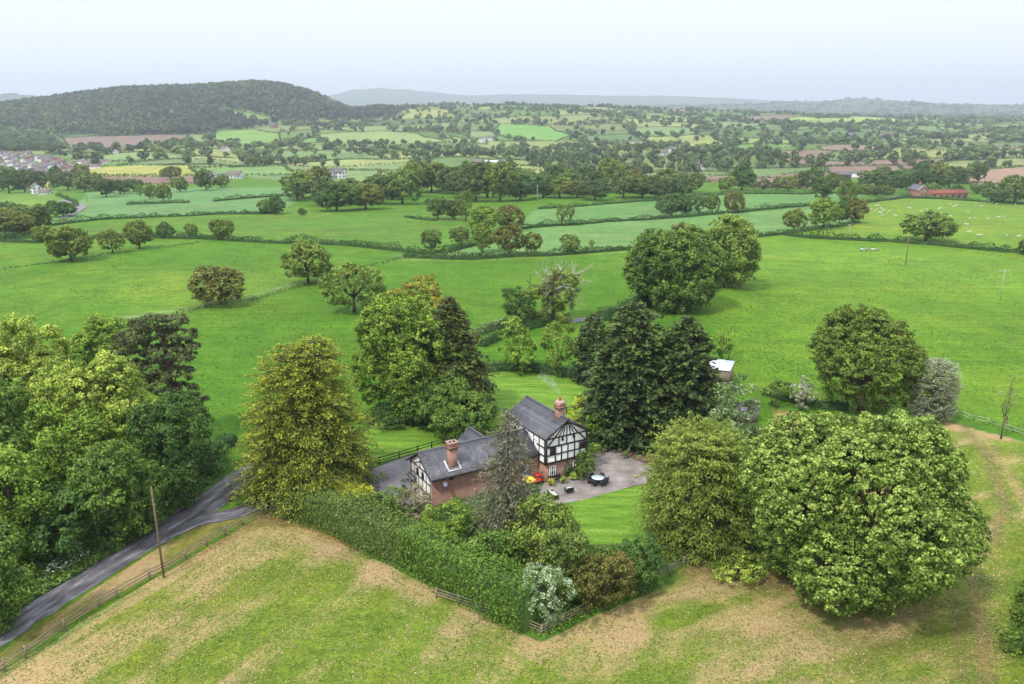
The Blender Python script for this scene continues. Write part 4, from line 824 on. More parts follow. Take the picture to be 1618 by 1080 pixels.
# ------------------------------------------------------------------ near trees and shrubs, one by one
_sp = rdir(np.random.default_rng(0), 400)
def fit(bb, zb=.3, cone=False):
    """ground spot, radius and height of a crown that fills a picture box"""
    x0, y0, x1, y1 = bb; v = np.array(((x0+x1)/2, y1-.25*(y1-y0), (x1-x0)/2, 0)); g = U(v[0], v[1]); k = depth(g)/F
    q = np.array((g[0], g[1], (x1-x0)/2*k, max(1.5, (y1-y0)*k)))
    def box(q):
        z0 = float(zt(q[0], q[1])); zc = z0+(zb+q[3])/2; rz = (q[3]-zb)/2
        if cone:
            h = (_sp[:, 2]+1)/2; rr_ = q[2]*(1-h)**.75; an = np.arctan2(_sp[:, 1], _sp[:, 0]); pts = np.column_stack((q[0]+rr_*np.cos(an), q[1]+rr_*np.sin(an), z0+zb+h*(q[3]-zb)))
        else: pts = np.column_stack((q[0]+_sp[:, 0]*q[2], q[1]+_sp[:, 1]*q[2], zc+_sp[:, 2]*rz))
        s = PX(pts); return np.array((s[:, 0].min(), s[:, 1].min(), s[:, 0].max(), s[:, 1].max()))
    tgt = np.array(bb, float)
    for _ in range(14):
        r = box(q)-tgt; J = np.zeros((4, 4))
        for i in range(4): e = np.zeros(4); e[i] = .05; J[:, i] = (box(q+e)-r-tgt)/.05
        try: dq = np.linalg.solve(J, r)
        except Exception: break
        q = q-np.clip(dq, -3, 3)*.8; q[2] = max(q[2], .4); q[3] = max(q[3], zb+.8)
    return q
def place(name, label, cat, cm, tm, x, y, rz=0, group=None, cname='crown', dz=0):
    o = thing(name, label, cat, (x, y, float(zt(x, y))+dz), rz, group)
    if cm: link(cname, cm, o)
    if tm: link('trunk', tm, o)
    return o
info = {}
def B(name, label, bb, zb, mat, cat='tree', style='round', nl=10, cl=1.1, dn=.55, per=70, leaf=.34, base_r=None, gap=0, nsub=3, seed=None, tb=.35, infl=1.0, zmin=.3, fork=None):
    x, y, R, H = fit(bb, zb); seed = seed or (int(bb[0]*7+bb[1]*3) % 9973); info[label] = (round(x, 1), round(y, 1), round(R, 1), round(H, 1))
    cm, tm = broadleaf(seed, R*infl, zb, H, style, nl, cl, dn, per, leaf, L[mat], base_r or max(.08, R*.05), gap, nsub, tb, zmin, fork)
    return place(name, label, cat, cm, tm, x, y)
def K(name, label, bb, mat, prof, nb, zb=.3, cat='tree', ell=False, **kw):
    x, y, R, H = fit(bb, zb, not ell); info[label] = (round(x, 1), round(y, 1), round(R, 1), round(H, 1))
    cm, tm = conifer(int(bb[0]) % 991+1, H, R, prof, nb, mat=L[mat], **kw); return place(name, label, cat, cm, tm, x, y)
cone = lambda t: (1-t)**.75
full = lambda t: np.minimum(1, .86+.5*t)*(1-t**2.2)**.62
# right foreground
B('maple_tree', 'huge round maple with pale green leaf clusters at the lower right', (1192,648,1562,958), 1.0, 'maple', style='lumpy', nl=44, cl=.62, dn=2.7, per=38, leaf=.29, base_r=.6, nsub=8, gap=.15)
K('willow_tree', 'broad olive green weeping tree left of the huge maple', (1016,684,1204,862), 'willow', lambda t: (.80+.5*t)*(1-t**2.4)**.6, 1300, ell=True, spray=.40, droop=.75, rise=.55, step=.26, smin=.45, lat=.35, asp=.32, jl=.14, wild=.5, base_r=.3, tipbias=.5)
B('flowering_tree', 'tree with whitish blossom standing behind the olive green tree', (1112,600,1218,735), 1.0, 'hawthorn', nl=9, cl=.8, dn=.8, per=60, leaf=.33, gap=.1)
K('columnar_conifer', 'thin dark conifer between the blossom tree and the huge maple', (1226,648,1256,745), 'conifer', lambda t: (1-t)**.5*.9, 160, spray=.4)
B('shrub', 'yellow green shrub on the brown ground below the olive green tree', (1120,872,1210,925), .1, 'lime', 'shrub', nl=6, cl=.6, dn=1.2, per=40, leaf=.25)
B('shrub', 'dark green bush cut by the right edge of the picture', (1582,905,1690,1030), .2, 'mid', 'shrub', nl=8, cl=.7, dn=1.2, per=60, leaf=.28)
B('oak_tree', 'dense bronze green oak in the right pasture behind the maple', (1288,484,1456,640), 1.2, 'bronze', nl=18, cl=.75, dn=1.7, per=44, leaf=.35, gap=.08, base_r=.5)
K('silver_tree', 'smooth egg shaped silver grey tree right of the bronze green oak', (1434,571,1521,662), 'silver', lambda t: (.72+.6*t)*(1-t**2.2)**.55, 1000, ell=True, spray=.36, droop=.05, rise=.35, step=.4, smin=.5, lat=.25, asp=.3, jl=.05, tipbias=.4)
B('shrub', 'small grey green bush at the scrubby hedge by the right pasture', (1248,596,1290,645), .2, 'silver', 'shrub', nl=5, cl=.5, dn=1.5, per=40, leaf=.28)
B('sapling', 'slim upright half bare sapling at the right edge behind the metal fence', (1574,588,1610,672), 2.0, 'deadbush', style='column', nl=6, cl=.5, dn=.7, per=26, leaf=.25, nsub=6, base_r=.1)
B('shrub', 'low green shrub left of the small grey green bush', (1205,600,1250,640), .2, 'mid', 'shrub', nl=5, cl=.6, dn=1.1, per=40, leaf=.3)
# dark conifers behind the house
K('conifer_tree', 'broad dark conifer in the middle of the clump right of the chimney', (925,477,1075,692), 'conifer', full, ell=True, nb= 900, spray=.75, droop=.3, lat=.3, step=.5, tipbias=.8, smin=.4)
K('conifer_tree', 'dark conifer on the right of the clump behind the gravel patio', (1020,500,1142,700), 'conifer', full, ell=True, nb= 800, spray=.75, droop=.3, lat=.3, step=.5, tipbias=.8, smin=.4)
K('conifer_tree', 'narrow dark conifer on the left edge of the clump by the pasture gate', (906,495,968,600), 'conifer', full, ell=True, nb= 420, spray=.6, droop=.2, smin=.4)
B('shrub', 'light green young tree peeping out right of the dark conifers', (1118,519,1160,570), .5, 'bright', 'tree', nl=6, cl=.7, dn=.8, per=40, leaf=.35)
# garden around the house
B('climber', 'bright green rounded climber right of the timbered gable', (925,644,968,700), .1, 'bright', 'shrub', nl=8, cl=.45, dn=4, per=44, leaf=.24)
B('shrub', 'yellow flowering shrub behind the front chimney', (898,622,938,668), .1, 'yellow', 'shrub', nl=6, cl=.5, dn=1.6, per=40, leaf=.26)
B('shrub', 'tall pale pinkish shrub between the chimney and the bright green climber', (920,640,950,676), .2, 'hawthorn', 'shrub', nl=5, cl=.5, dn=1.6, per=36, leaf=.24)
for (bb, l, m) in (((905,712,940,752), 'leafy green shrub at the right brick corner under the gable', 'mid'), ((882,724,905,752), 'dark climbing plant between the two ground floor windows', 'dark'), ((899,744,911,758), 'small clipped yellow green cone bush in the patio bed', 'lime'), ((884,752,896,764), 'small round yellow green bush left of the clipped cone', 'lime'),
                   ((865,755,877,768), 'small golden green bush in a pot by the dark bench', 'yellow'), ((911,738,928,758), 'low dark green bush right of the clipped cone', 'mid'), ((930,700,950,722), 'low leafy clump at the foot of the bright green climber', 'bright'), ((945,693,972,712), 'dark shrub beneath the conifers beside the barrel', 'dark')):
    B('shrub', l, bb, .03, m, 'shrub', nl=5, cl=.25, dn=12, per=30, leaf=.16, base_r=.05)
K('spruce_tree', 'tall thin half dead spruce in front of the slate roof', (734,646,870,880), 'spruce', lambda t: (1-t)**.8+.04, 600, spray=.46, droop=.55, rise=.05, step=.42, smin=.12, jl=.28, lat=.45, asp=.3, wild=.6, tipbias=.35, base_r=.22)
B('leaning_tree', 'light green loose tree in front of the patio edge', (792,785,918,908), .3, 'willow', nl=10, cl=.85, dn=1.0, per=55, leaf=.30, gap=.08)
B('shrub', 'rounded mid green tree between the hedge and the thin spruce', (668,788,740,858), .3, 'bright', 'tree', nl=8, cl=.75, dn=1.0, per=60, leaf=.26)
B('shrub', 'dark green tree behind the clipped hedge left of the loose tree', (740,830,830,905), .3, 'mid', 'tree', nl=8, cl=.8, dn=1.0, per=60, leaf=.28)
B('shrub', 'grey brown twiggy shrub in front of the left timbered gable', (628,763,688,826), .3, 'deadbush', 'shrub', nl=8, cl=.5, dn=1.5, per=40, leaf=.20, gap=.1)
B('shrub', 'fresh green shrub left of the grey brown twiggy shrub', (604,768,640,812), .2, 'bright', 'shrub', nl=6, cl=.5, dn=1.6, per=40, leaf=.22)
B('shrub', 'small dark upright shrub by the door canopy of the left gable', (632,755,648,785), .1, 'dark', 'shrub', nl=4, cl=.35, dn=2, per=40, leaf=.2)
B('shrub', 'bright yellow green shrub at the foot of the golden conifer', (474,758,585,818), .2, 'yellow', 'shrub', nl=11, cl=.5, dn=2.6, per=56, leaf=.24)
B('shrub', 'leafy green shrub between the yellow shrub and the yard', (556,780,625,838), .2, 'ghedge', 'shrub', nl=8, cl=.6, dn=1.2, per=56, leaf=.24)
B('blossoming_tree', 'small white blossoming tree at the hedge corner', (828,888,906,985), 1.4, 'blossom', nl=9, cl=.45, dn=2.2, per=40, leaf=.17, nsub=5, base_r=.08, gap=.12)
B('shrub', 'bronze green bush right of the white blossoming tree', (908,862,1000,966), .1, 'brownbush', 'shrub', nl=9, cl=.6, dn=1.6, per=60, leaf=.24)
B('shrub', 'dark glossy bush behind the bronze green bush', (955,845,1045,935), .1, 'dark', 'shrub', nl=9, cl=.6, dn=1.6, per=60, leaf=.24)
B('shrub', 'tall mid green bush filling the hedge corner behind the white blossom', (855,835,930,950), .1, 'ghedge', 'shrub', nl=9, cl=.7, dn=1.4, per=60, leaf=.26)
# golden conifer
x, y, R, H = fit((364,536,600,822), .3, True)
cm, tm = conifer(77, H, R, lambda t: (1-t)**.52*.97+.03, 1700, mat=L['gold'], tops=((-1.5, 0, .96), (1.7, .4, 1.0)), spray=.37, droop=.34, rise=.14, step=.22, smin=.4, lat=.30, asp=.34, jl=.16, base_r=.45, tipbias=.75)
place('golden_conifer', 'big golden green conifer with a double top beside the lane', 'tree', cm, tm, x, y); info['gold'] = (x, y, R, H)
# centre group
B('broadleaf_tree', 'large fresh green tree on the left of the group behind the house', (553,468,700,655), .8, 'bright', style='lumpy', nl=24, cl=.85, dn=1.4, per=48, leaf=.35, base_r=.45, gap=.06, nsub=5)
K('ivy_clad_conifer', 'tall drooping brown green conifer right of the large fresh green tree', (640,470,784,674), 'ivy', lambda t: (1-t**1.4)**.8, 1000, spray=.62, droop=.45, step=.5, smin=.4, tipbias=.7)
B('yew_bush', 'wide dense evergreen bush on the lawn below the drooping conifer', (638,592,778,686), .05, 'mid', nl=14, cl=.75, dn=1.8, per=50, leaf=.30)
B('shrub', 'low dark undergrowth at the left end of the back lawn', (575,638,650,676), .05, 'dark', 'shrub', nl=7, cl=.7, dn=1.2, per=46, leaf=.3)
B('goldtop_oak', 'oak with golden orange new leaves rising above the fresh green tree', (608,435,722,520), 2.5, 'goldoak', nl=13, cl=.9, dn=.6, per=40, leaf=.42, gap=.15, nsub=4)
B('young_tree', 'rounded young tree by the far garden hedge on the left', (787,503,847,585), .4, 'bright', nl=9, cl=.8, dn=.8, per=46, leaf=.38, gap=.1)
B('young_tree', 'tall upright young tree by the far garden hedge on the right', (855,492,908,590), .4, 'willow', style='column', nl=9, cl=.75, dn=.8, per=46, leaf=.36, gap=.1)
B('small_tree', 'small dark tree touching the left of the half dead oak', (794,455,845,510), .8, 'dark', nl=8, cl=.9, dn=.7, per=46, leaf=.42)
B('large_oak', 'big dense green tree standing alone in the middle pasture', (990,360,1138,482), .8, 'mid', style='round', nl=22, cl=1.35, dn=.7, per=60, leaf=.55, base_r=.6)
B('broadleaf_tree', 'paler open tree behind the right side of the big dense green tree', (1095,340,1198,450), .8, 'oak', nl=13, cl=1.7, dn=.33, per=60, leaf=.7, gap=.12)
B('broadleaf_tree', 'reddish brown tree top behind the big dense green tree', (1062,352,1110,400), 1, 'oak_brown', nl=6, cl=1.4, dn=.4, per=50, leaf=.65)
# half dead oak: bronze leaves below, bleached branches above
rng = np.random.default_rng(5); g0 = U(876, 508); o = thing('half_dead_oak', 'old oak with bleached bare branches above bronze leaves', 'tree', g0); tips = []
h_ = at_height(g0[1], 415)-g0[2]; mb = MB(); branching(rng, mb, np.zeros(3), np.array((0, 0, 1.)), h_*.42, .55, 4, tips, .5, 6); mb.build('trunk', M['bark'], o, True)
mb = MB()
for k in range(9):
    d = rdir(rng, 1)[0]; d[2] = abs(d[2])+.5; d /= np.linalg.norm(d); d[0] += .25; branching(rng, mb, np.array((rng.uniform(-1, 1.5), rng.uniform(-1, 1), h_*rng.uniform(.35, .6))), d, h_*.30, .17, 3, None, .5, 5)
mb.build('dead_branches', M['palebark'], o, True)
lb = [(np.array((rng.uniform(-6, 3.5), rng.uniform(-3, 3), h_*rng.uniform(.22, .74))), np.array((2.5, 2.5, 1.7))*rng.uniform(.7, 1.3)) for _ in range(17)]
V, var, P = crown(rng, lb, .8, .9, 40, .36, gap=.15); link('crown', leafmesh('crown', V, var, L['willow']), o)
# wood on the left of the lane
for bb, l, m, nl, st in (
  ((-70,500,135,700), 'pale yellow green tree at the far upper left edge', 'lime', 16, 'round'), ((110,498,218,600), 'upright yellow green tree left of the dark pine', 'bright', 9, 'round'),
  ((60,560,262,770), 'large yellow green tree in front of the dark pine', 'lime', 18, 'round'), ((10,770,150,885), 'round dark tree filling the foot of the wood above the white flowers', 'dark', 8, 'round'), ((-90,600,70,800), 'deep green tree at the left edge of the wood', 'mid', 14, 'round'),
  ((205,625,330,790), 'dark green tree at the right end of the wood', 'dark', 12, 'round'), ((90,690,250,855), 'mid green tree overhanging the lane verge', 'mid', 13, 'round'),
  ((-80,715,85,900), 'leafy tree low on the left edge', 'bright', 13, 'round'), ((-90,830,55,1000), 'lowest tree at the left edge beside the lane', 'mid', 10, 'round'),
  ((30,640,170,810), 'sycamore with fresh leaves in the middle of the wood', 'bright', 12, 'round'), ((180,740,262,830), 'low dark tree at the foot of the wood by the verge', 'dark', 8, 'round'), ((-20,560,90,700), 'green tree behind the left edge of the wood', 'dark', 10, 'round')):
    B('broadleaf_tree', l, bb, .6, m, style='lumpy', nl=nl+6, cl=.85, dn=1.5, per=46, leaf=.33, base_r=.3, gap=.08, nsub=5)
B('shrub', 'long green bush beside the lane left of the golden conifer', (296,698,366,748), .1, 'dark', 'shrub', nl=7, cl=.7, dn=1.1, per=50, leaf=.28)
# pine with flat plates of needles
g0 = U(285, 700); H = at_height(g0[1], 492)-g0[2]; k = depth(g0)/F; o = thing('pine_tree', 'tall dark pine with flat tiers of needles behind the wood', 'tree', g0); rng = np.random.default_rng(8)
def pp(px, py, r, f=.30): z = at_height(g0[1], py)-g0[2]; return (np.array(((px-285)*k, rng.uniform(-1.5, 1.5), z)), np.array((r*k, r*k, r*k*f))*.88)
lb = [pp(*q) for q in ((262,508,30),(285,512,26),(240,528,30),(300,532,26),(262,532,34),(225,548,26),(280,556,36),(308,560,20),(225,575,26),(255,582,34),(295,588,28),(232,604,24),(262,606,26),(300,612,26),(308,632,22),(318,655,16),(290,650,20),(308,548,20))]
V, var, P = crown(rng, lb, .6, 1.6, 60, .30, topbias=.5, gap=.1); link('crown', leafmesh('crown', V, var, L['pine']), o)
mb = MB(); mb.tube([(0, 0, -.3), (-.3, 0, H*.4), (-.6, 0, H*.72), (-1.2, 0, H*.93)], [.5, .42, .3, .1], 8)
for c, r in lb: zz = c[2]-1.5; mb.tube([(-.3, 0, max(2, zz-1)), ((c[0]-.3)/2, c[1]/2, zz), c], [.18, .12, .04], 5)
mb.build('trunk', solid('pine bark', (.16, .085, .06), .4, 2, .9), o, True)
# fallen bare branches at the foot of the wood
rng = np.random.default_rng(3); g0 = U(338, 712); o = thing('dead_branch', 'pale fallen branch lying by the long green bush', 'branch', g0); mb = MB(); branching(rng, mb, np.array((0, 0, .4)), np.array((-1, .1, .05)), 4.5, .14, 2, None, .35); mb.build('branch', M['palebark'], o)

# ------------------------------------------------------------------ hedges
def hedge(label, pix, w, h, leaf, pm, mat, seed=1, name='hedge', **kw):
    pw = np.array([U(*p) for p in pix]); o = link(name, hedge_me(seed, pw, w, h, leaf, pm, L[mat], **kw)); tag(o, label, 'hedge'); return o
hedge('thick clipped conifer hedge beside the mown field', [(655,884),(720,922),(800,966),(846,988)], 4.3, 3.9, .24, 42, 'leyland', 3, wob=.05)
hedge('looser mixed garden hedge between the golden conifer and the clipped hedge', [(455,800),(510,821),(580,855),(658,885)], 4.1, 3.3, .26, 34, 'ghedge', 4, wob=.14)
hedge('dark hedge along the back of the far lawn below the young trees', [(758,586),(800,585),(834,587),(867,590),(914,597),(935,610)], 1.6, 1.5, .38, 9, 'hedge', 5, wob=.25)
hedge('low whitish hedge left of the small pasture behind the group of trees', [(749,531),(800,515),(837,510),(867,507),(900,509)], 1.8, 1.5, .4, 8, 'hawthorn', 6, wob=.3)
hedge('inner hedge line curving beside the group of trees', [(762,548),(787,536),(830,521),(860,515)], 1.5, 1.4, .4, 8, 'hedge', 7, wob=.3)
hedge('scrubby hedge running from the lane gate up the middle pasture', [(950,506),(984,494),(1010,482),(1060,478)], 3, 2.0, .45, 7, 'hedge', 8, wob=.3)
hedge('scrubby line at the foot of the right pasture', [(1208,622),(1250,634),(1300,644),(1340,648)], 1.8, 1.1, .38, 8, 'hedge', 9, wob=.35)
hedge('undergrowth hedge along the top of the lane', [(315,725),(345,712),(368,700)], 2.5, 1.6, .35, 10, 'hedge', 10, wob=.3)
hw_ = 2.0
for i, (l, pix, w, h) in enumerate((
  ('long hedge crossing the left pasture below the row of small oaks', [(-60,382),(0,381),(60,383),(143,377),(200,375),(260,376),(317,377),(380,381),(434,384),(500,385),(540,387),(573,390),(620,395),(668,401)], 2.6, 2.0),
  ('hedge along the top of the middle pasture ending at the big dense tree', [(640,406),(700,409),(747,410),(800,406),(867,404),(934,399),(1000,394)], 2.4, 2.2),
  ('short hedge branching up from the field corner to the five round trees', [(668,401),(700,400),(747,388),(785,381)], 2.2, 1.9),
  ('hedge behind the round trees running right across the crop fields', [(827,361),(870,357),(911,355),(960,350),(1027,347),(1080,343),(1121,339),(1161,336),(1212,331),(1278,325)], 2.6, 2.0),
  ('far long hedge across the left crop fields', [(70,358),(120,351),(170,346),(240,343),(300,341),(350,338),(407,338),(440,335)], 3.0, 2.1),
  ('hedge between the crop fields in the upper right', [(1080,312),(1120,308),(1175,306),(1230,306),(1265,307),(1312,305),(1345,306),(1412,308)], 3.0, 2.2),
  ('hedge along the bottom of the sheep field drive', [(1365,321),(1412,315),(1436,311)], 2.6, 2.2),
  ('hedge between the sheep field and the red barn', [(1436,313),(1480,314),(1528,317),(1618,322),(1700,326)], 3.0, 2.4),
  ('hedge climbing from the middle pasture to the round field trees', [(1178,376),(1228,371),(1278,364),(1312,359),(1340,356),(1356,351)], 2.4, 2.0),
  ('dark hedge below the big spreading oak in the sheep field', [(1241,371),(1278,376),(1338,379),(1380,381),(1412,382),(1478,387),(1545,394),(1618,400),(1700,408)], 2.4, 2.2),
  ('hedge at the lower edge of the middle tree belt', [(850,330),(900,327),(960,322),(1010,318),(1060,316)], 2.6, 2.0),
  ('short hedge below the three small oaks in the far left crop', [(200,323),(235,322),(262,321),(300,320)], 2.6, 1.8),
  ('short hedge right of the far left crop field', [(338,318),(380,314),(420,311),(455,309)], 2.6, 2.0),
  ('hedge curving beside the far white farmhouse lane', [(90,309),(105,314),(118,320),(122,326)], 2.4, 2.0),
  ('short hedge left of the white farmhouse lane', [(0,330),(40,331),(75,329)], 2.4, 2.0),
  ('hedge under the left edge trees', [(-60,392),(0,378),(40,362),(70,358)], 2.4, 2.0),
  ('low hedge in the middle pasture left of the row of trees', [(640,343),(660,346),(690,349)], 2.0, 1.6))):
    hedge(l, pix, w*(.95 if i < 4 or 8 < i < 10 else .72), h*(.9 if i < 4 or 8 < i < 10 else .68), .55, 7, 'hedge', 20+i, wob=.28, rag=.33)
for l, pix in (('thin dark bank of rushes along the ditch between the two left pastures', [(190,509),(250,502),(290,493),(334,484),(400,474),(467,454),(520,442)]), ('faint low bank crossing the far left pasture to the wide olive oak', [(0,427),(50,419),(93,414),(160,403),(247,393),(314,383)]), ('short dark bank under the hedge corner gate', [(560,430),(590,419),(634,408)])):
    hedge(l, pix, .9, .55, .35, 7, 'hedge', 61, name='ditch_bank', wob=.3, rag=.4, core=False)
# flowering cow parsley on the verge, rough verge grass
rng = np.random.default_rng(21)
def scatter(name, label, poly, n, leaf, mat, hmax, clump=None, up=.6):
    pl = W2(poly); lo, hi = pl.min(0), pl.max(0); P_ = rng.uniform(lo, hi, (n*4, 2)); P_ = P_[inpoly(P_, pl)]
    if clump: P_ = P_[np.sin(P_[:, 0]*clump+1)*np.sin(P_[:, 1]*clump*.8)+rng.normal(0, .35, len(P_)) > .15]
    P_ = P_[:n]; m_ = len(P_); nn = rdir(rng, m_); nn[:, 2] = abs(nn[:, 2])+up; nn /= np.linalg.norm(nn, axis=1)[:, None]
    V = leaves(rng, np.column_stack((P_, zt(P_[:, 0], P_[:, 1])+rng.uniform(.05, hmax, m_))), nn, leaf*rng.uniform(.5, 1.3, m_), .7)
    o = link(name, leafmesh(name, V, rng.uniform(0, 1, m_), mat)); o['kind'] = 'stuff'; o['label'] = label
white = leafmat('white wild flowers', (.35, .42, .28), (.6, .65, .52), (.78, .8, .72))
vp = [(-60,1040),(60,945),(150,893),(240,840),(330,765),(350,745),(300,720),(200,770),(100,850),(-60,930)]
scatter('verge_grass', 'long green grass on the lane verge', vp, 42000, .30, L['mid'], .45)
scatter('wild_flowers', 'white cow parsley on the lane verge', [(60,932),(100,905),(150,880),(210,848),(255,818),(238,810),(180,840),(120,868),(75,900)], 1500, .20, white, .75, .9, 1.5)
scatter('wild_flowers', 'few white cow parsley heads up the lane verge', [(290,790),(335,762),(330,752),(300,760),(250,805)], 260, .2, white, .7, .8, 1.5)
scatter('garden_undergrowth', 'low plants under the garden trees', [(440,800),(520,828),(655,880),(790,955),(900,960),(1040,900),(1000,870),(900,870),(850,800),(700,815),(610,800),(560,790)], 30000, .3, L['mid'], .6)
scatter('garden_undergrowth', 'low plants below the large maple', [(1100,880),(1230,890),(1330,905),(1330,850),(1200,810),(1120,840)], 9000, .26, L['ghedge'], .35)
scatter('rough_grass', 'tufts of long grass along the clipped hedge foot', [(500,838),(650,905),(780,965),(860,1010),(930,975),(1040,925),(1030,905),(930,950),(855,985),(780,945),(650,880),(510,818)], 14000, .20, L['bright'], .30)
scatter('rough_grass', 'tufts of long grass in the foreground field', [(-100,1200),(300,900),(430,830),(860,1030),(1300,980),(1600,900),(1700,1200)], 26000, .15, leafmat('field grass tufts', (.06,.11,.012), (.10,.16,.02), (.24,.20,.10), trans=.2), .10, None, 1.2)

straw = leafmat('dry straw', (.22, .15, .06), (.36, .27, .13), (.46, .37, .20), trans=.1, k=1)
hayp = np.column_stack((np.random.default_rng(1).uniform(-60, 75, 260000), np.random.default_rng(2).uniform(48, 108, 260000)))
hayp = hayp[inpoly(hayp, HAY)]; ppx = PX(np.column_stack((hayp, 0*hayp[:, 0]))); hayp = hayp[(ppx[:, 0] > -50) & (ppx[:, 0] < 1670) & (ppx[:, 1] < 1110)]
tl_ = (LF[-1]-LF[1])/np.linalg.norm(LF[-1]-LF[1]); qa = hayp@tl_; qb = -hayp[:, 0]*tl_[1]+hayp[:, 1]*tl_[0]
st = .55*np.sin(qb*1.7+np.sin(qa/7)*1.3)+.5*np.sin(qb*.73+1+np.sin(qa/11))+.35*np.sin(qa/2.1)*np.sin(qb/1.1)+rng.normal(0, .7, len(hayp))
for nm, lab, sel, mt, sz, hz_ in (('cut_hay', 'wisps of dry cut hay lying in rows on the mown field', st > .75, straw, .17, .05), ('rough_grass', 'short darker grass growing between the hay rows', (st < -.35), leafmat('short field grass', (.075, .13, .014), (.10, .165, .02), (.14, .20, .03), trans=.2, k=1), .16, .07)):
    P_ = hayp[sel][:30000]; m_ = len(P_); nn = rdir(rng, m_); nn[:, 2] = abs(nn[:, 2])+1.0; nn /= np.linalg.norm(nn, axis=1)[:, None]
    o = link(nm, leafmesh(nm, leaves(rng, np.column_stack((P_, zt(P_[:, 0], P_[:, 1])+rng.uniform(.02, hz_, m_))), nn, sz*rng.uniform(.5, 1.5, m_), .55), rng.random(m_), mt)); o['kind'] = 'stuff'; o['label'] = lab
# tussocks in the pastures round about
tp = np.column_stack((rng.uniform(-1, 1, 190000), 108+rng.random(190000)**1.6*260)); tp[:, 0] *= tp[:, 1]*.66
past = [W2(near_fields[0][0]), W2(near_fields[7][0]), W2([(560,428),(640,406),(1000,396),(1060,470),(930,500),(760,520),(560,640),(300,690),(0,700),(0,512),(190,508),(467,455)])]
kk = np.zeros(len(tp), bool)
for q in past: kk |= inpoly(tp, q)
pat = np.sin(tp[:, 0]/9+np.sin(tp[:, 1]/13))*np.sin(tp[:, 1]/17+tp[:, 0]/23)+.6*np.sin(tp[:, 0]/2.9+tp[:, 1]/4.1); kk &= pat+rng.normal(0, .8, len(tp)) > .35
tp = tp[kk][:34000]; m_ = len(tp); nn = rdir(rng, m_); nn[:, 2] = abs(nn[:, 2])+1.1; nn /= np.linalg.norm(nn, axis=1)[:, None]
o = link('pasture_grass', leafmesh('pasture_grass', leaves(rng, np.column_stack((tp, zt(tp[:, 0], tp[:, 1])+.08)), nn, rng.uniform(.2, .5, m_), .6), rng.random(m_), leafmat('pasture tussocks', (.054, .130, .008), (.068, .155, .011), (.095, .185, .016), trans=.15, k=1))); o['kind'] = 'stuff'; o['label'] = 'darker tussocks of grass dotted over the pastures'

# ------------------------------------------------------------------ mid-distance trees
rng = np.random.default_rng(31)
def proto_tree(seed, style, mat, R=6., H=12., zb=1.8, leaf=.62, nl=13, dn=.55, per=34, gap=0, cl=1.1, nsub=2): return broadleaf(seed, R, zb, H, style, nl, cl, dn, per, leaf, L[mat], .38, gap, nsub, .35, .5)
PT = {}
for i, (k_, st, mt, kw) in enumerate((('oak', 'dome', 'oak', {}), ('oak', 'dome', 'oak', dict(nl=17)), ('brown', 'dome', 'oak_brown', dict(nl=16)), ('bright', 'round', 'bright', dict(nl=15)), ('bronze', 'dome', 'bronze', dict(nl=16)), ('mid', 'dome', 'mid', dict(nl=15)), ('dark', 'dome', 'dark', dict(nl=15)), ('dark', 'round', 'far', {}), ('sparse', 'dome', 'oak', dict(gap=.25, per=24)),
                               ('pale', 'round', 'willow', dict(gap=.15)), ('thin', 'column', 'oak', dict(gap=.3, per=22)), ('far', 'round', 'far', {}), ('far', 'dome', 'far', dict(nl=12)), ('silver', 'round', 'silver', dict()))):
    PT.setdefault(k_, []).append(proto_tree(400+i, st, mt, **kw))
def midtree(label, kind, x, yb, w, yt, group=None, name='oak_tree', zlow=None):
    g = U(x, yb); k = depth(g)/F; H = at_height(g[1], yt)-g[2]; R = w*k/2
    cm, tm = PT[kind][rng.integers(len(PT[kind]))]; o = place(name, label, 'tree', cm, tm, g[0], g[1], rng.uniform(0, 6.28), group)
    s = R/6.0*.97, R/6.0*.97, H/12.2
    for ch in o.children: ch.scale = s
    return o
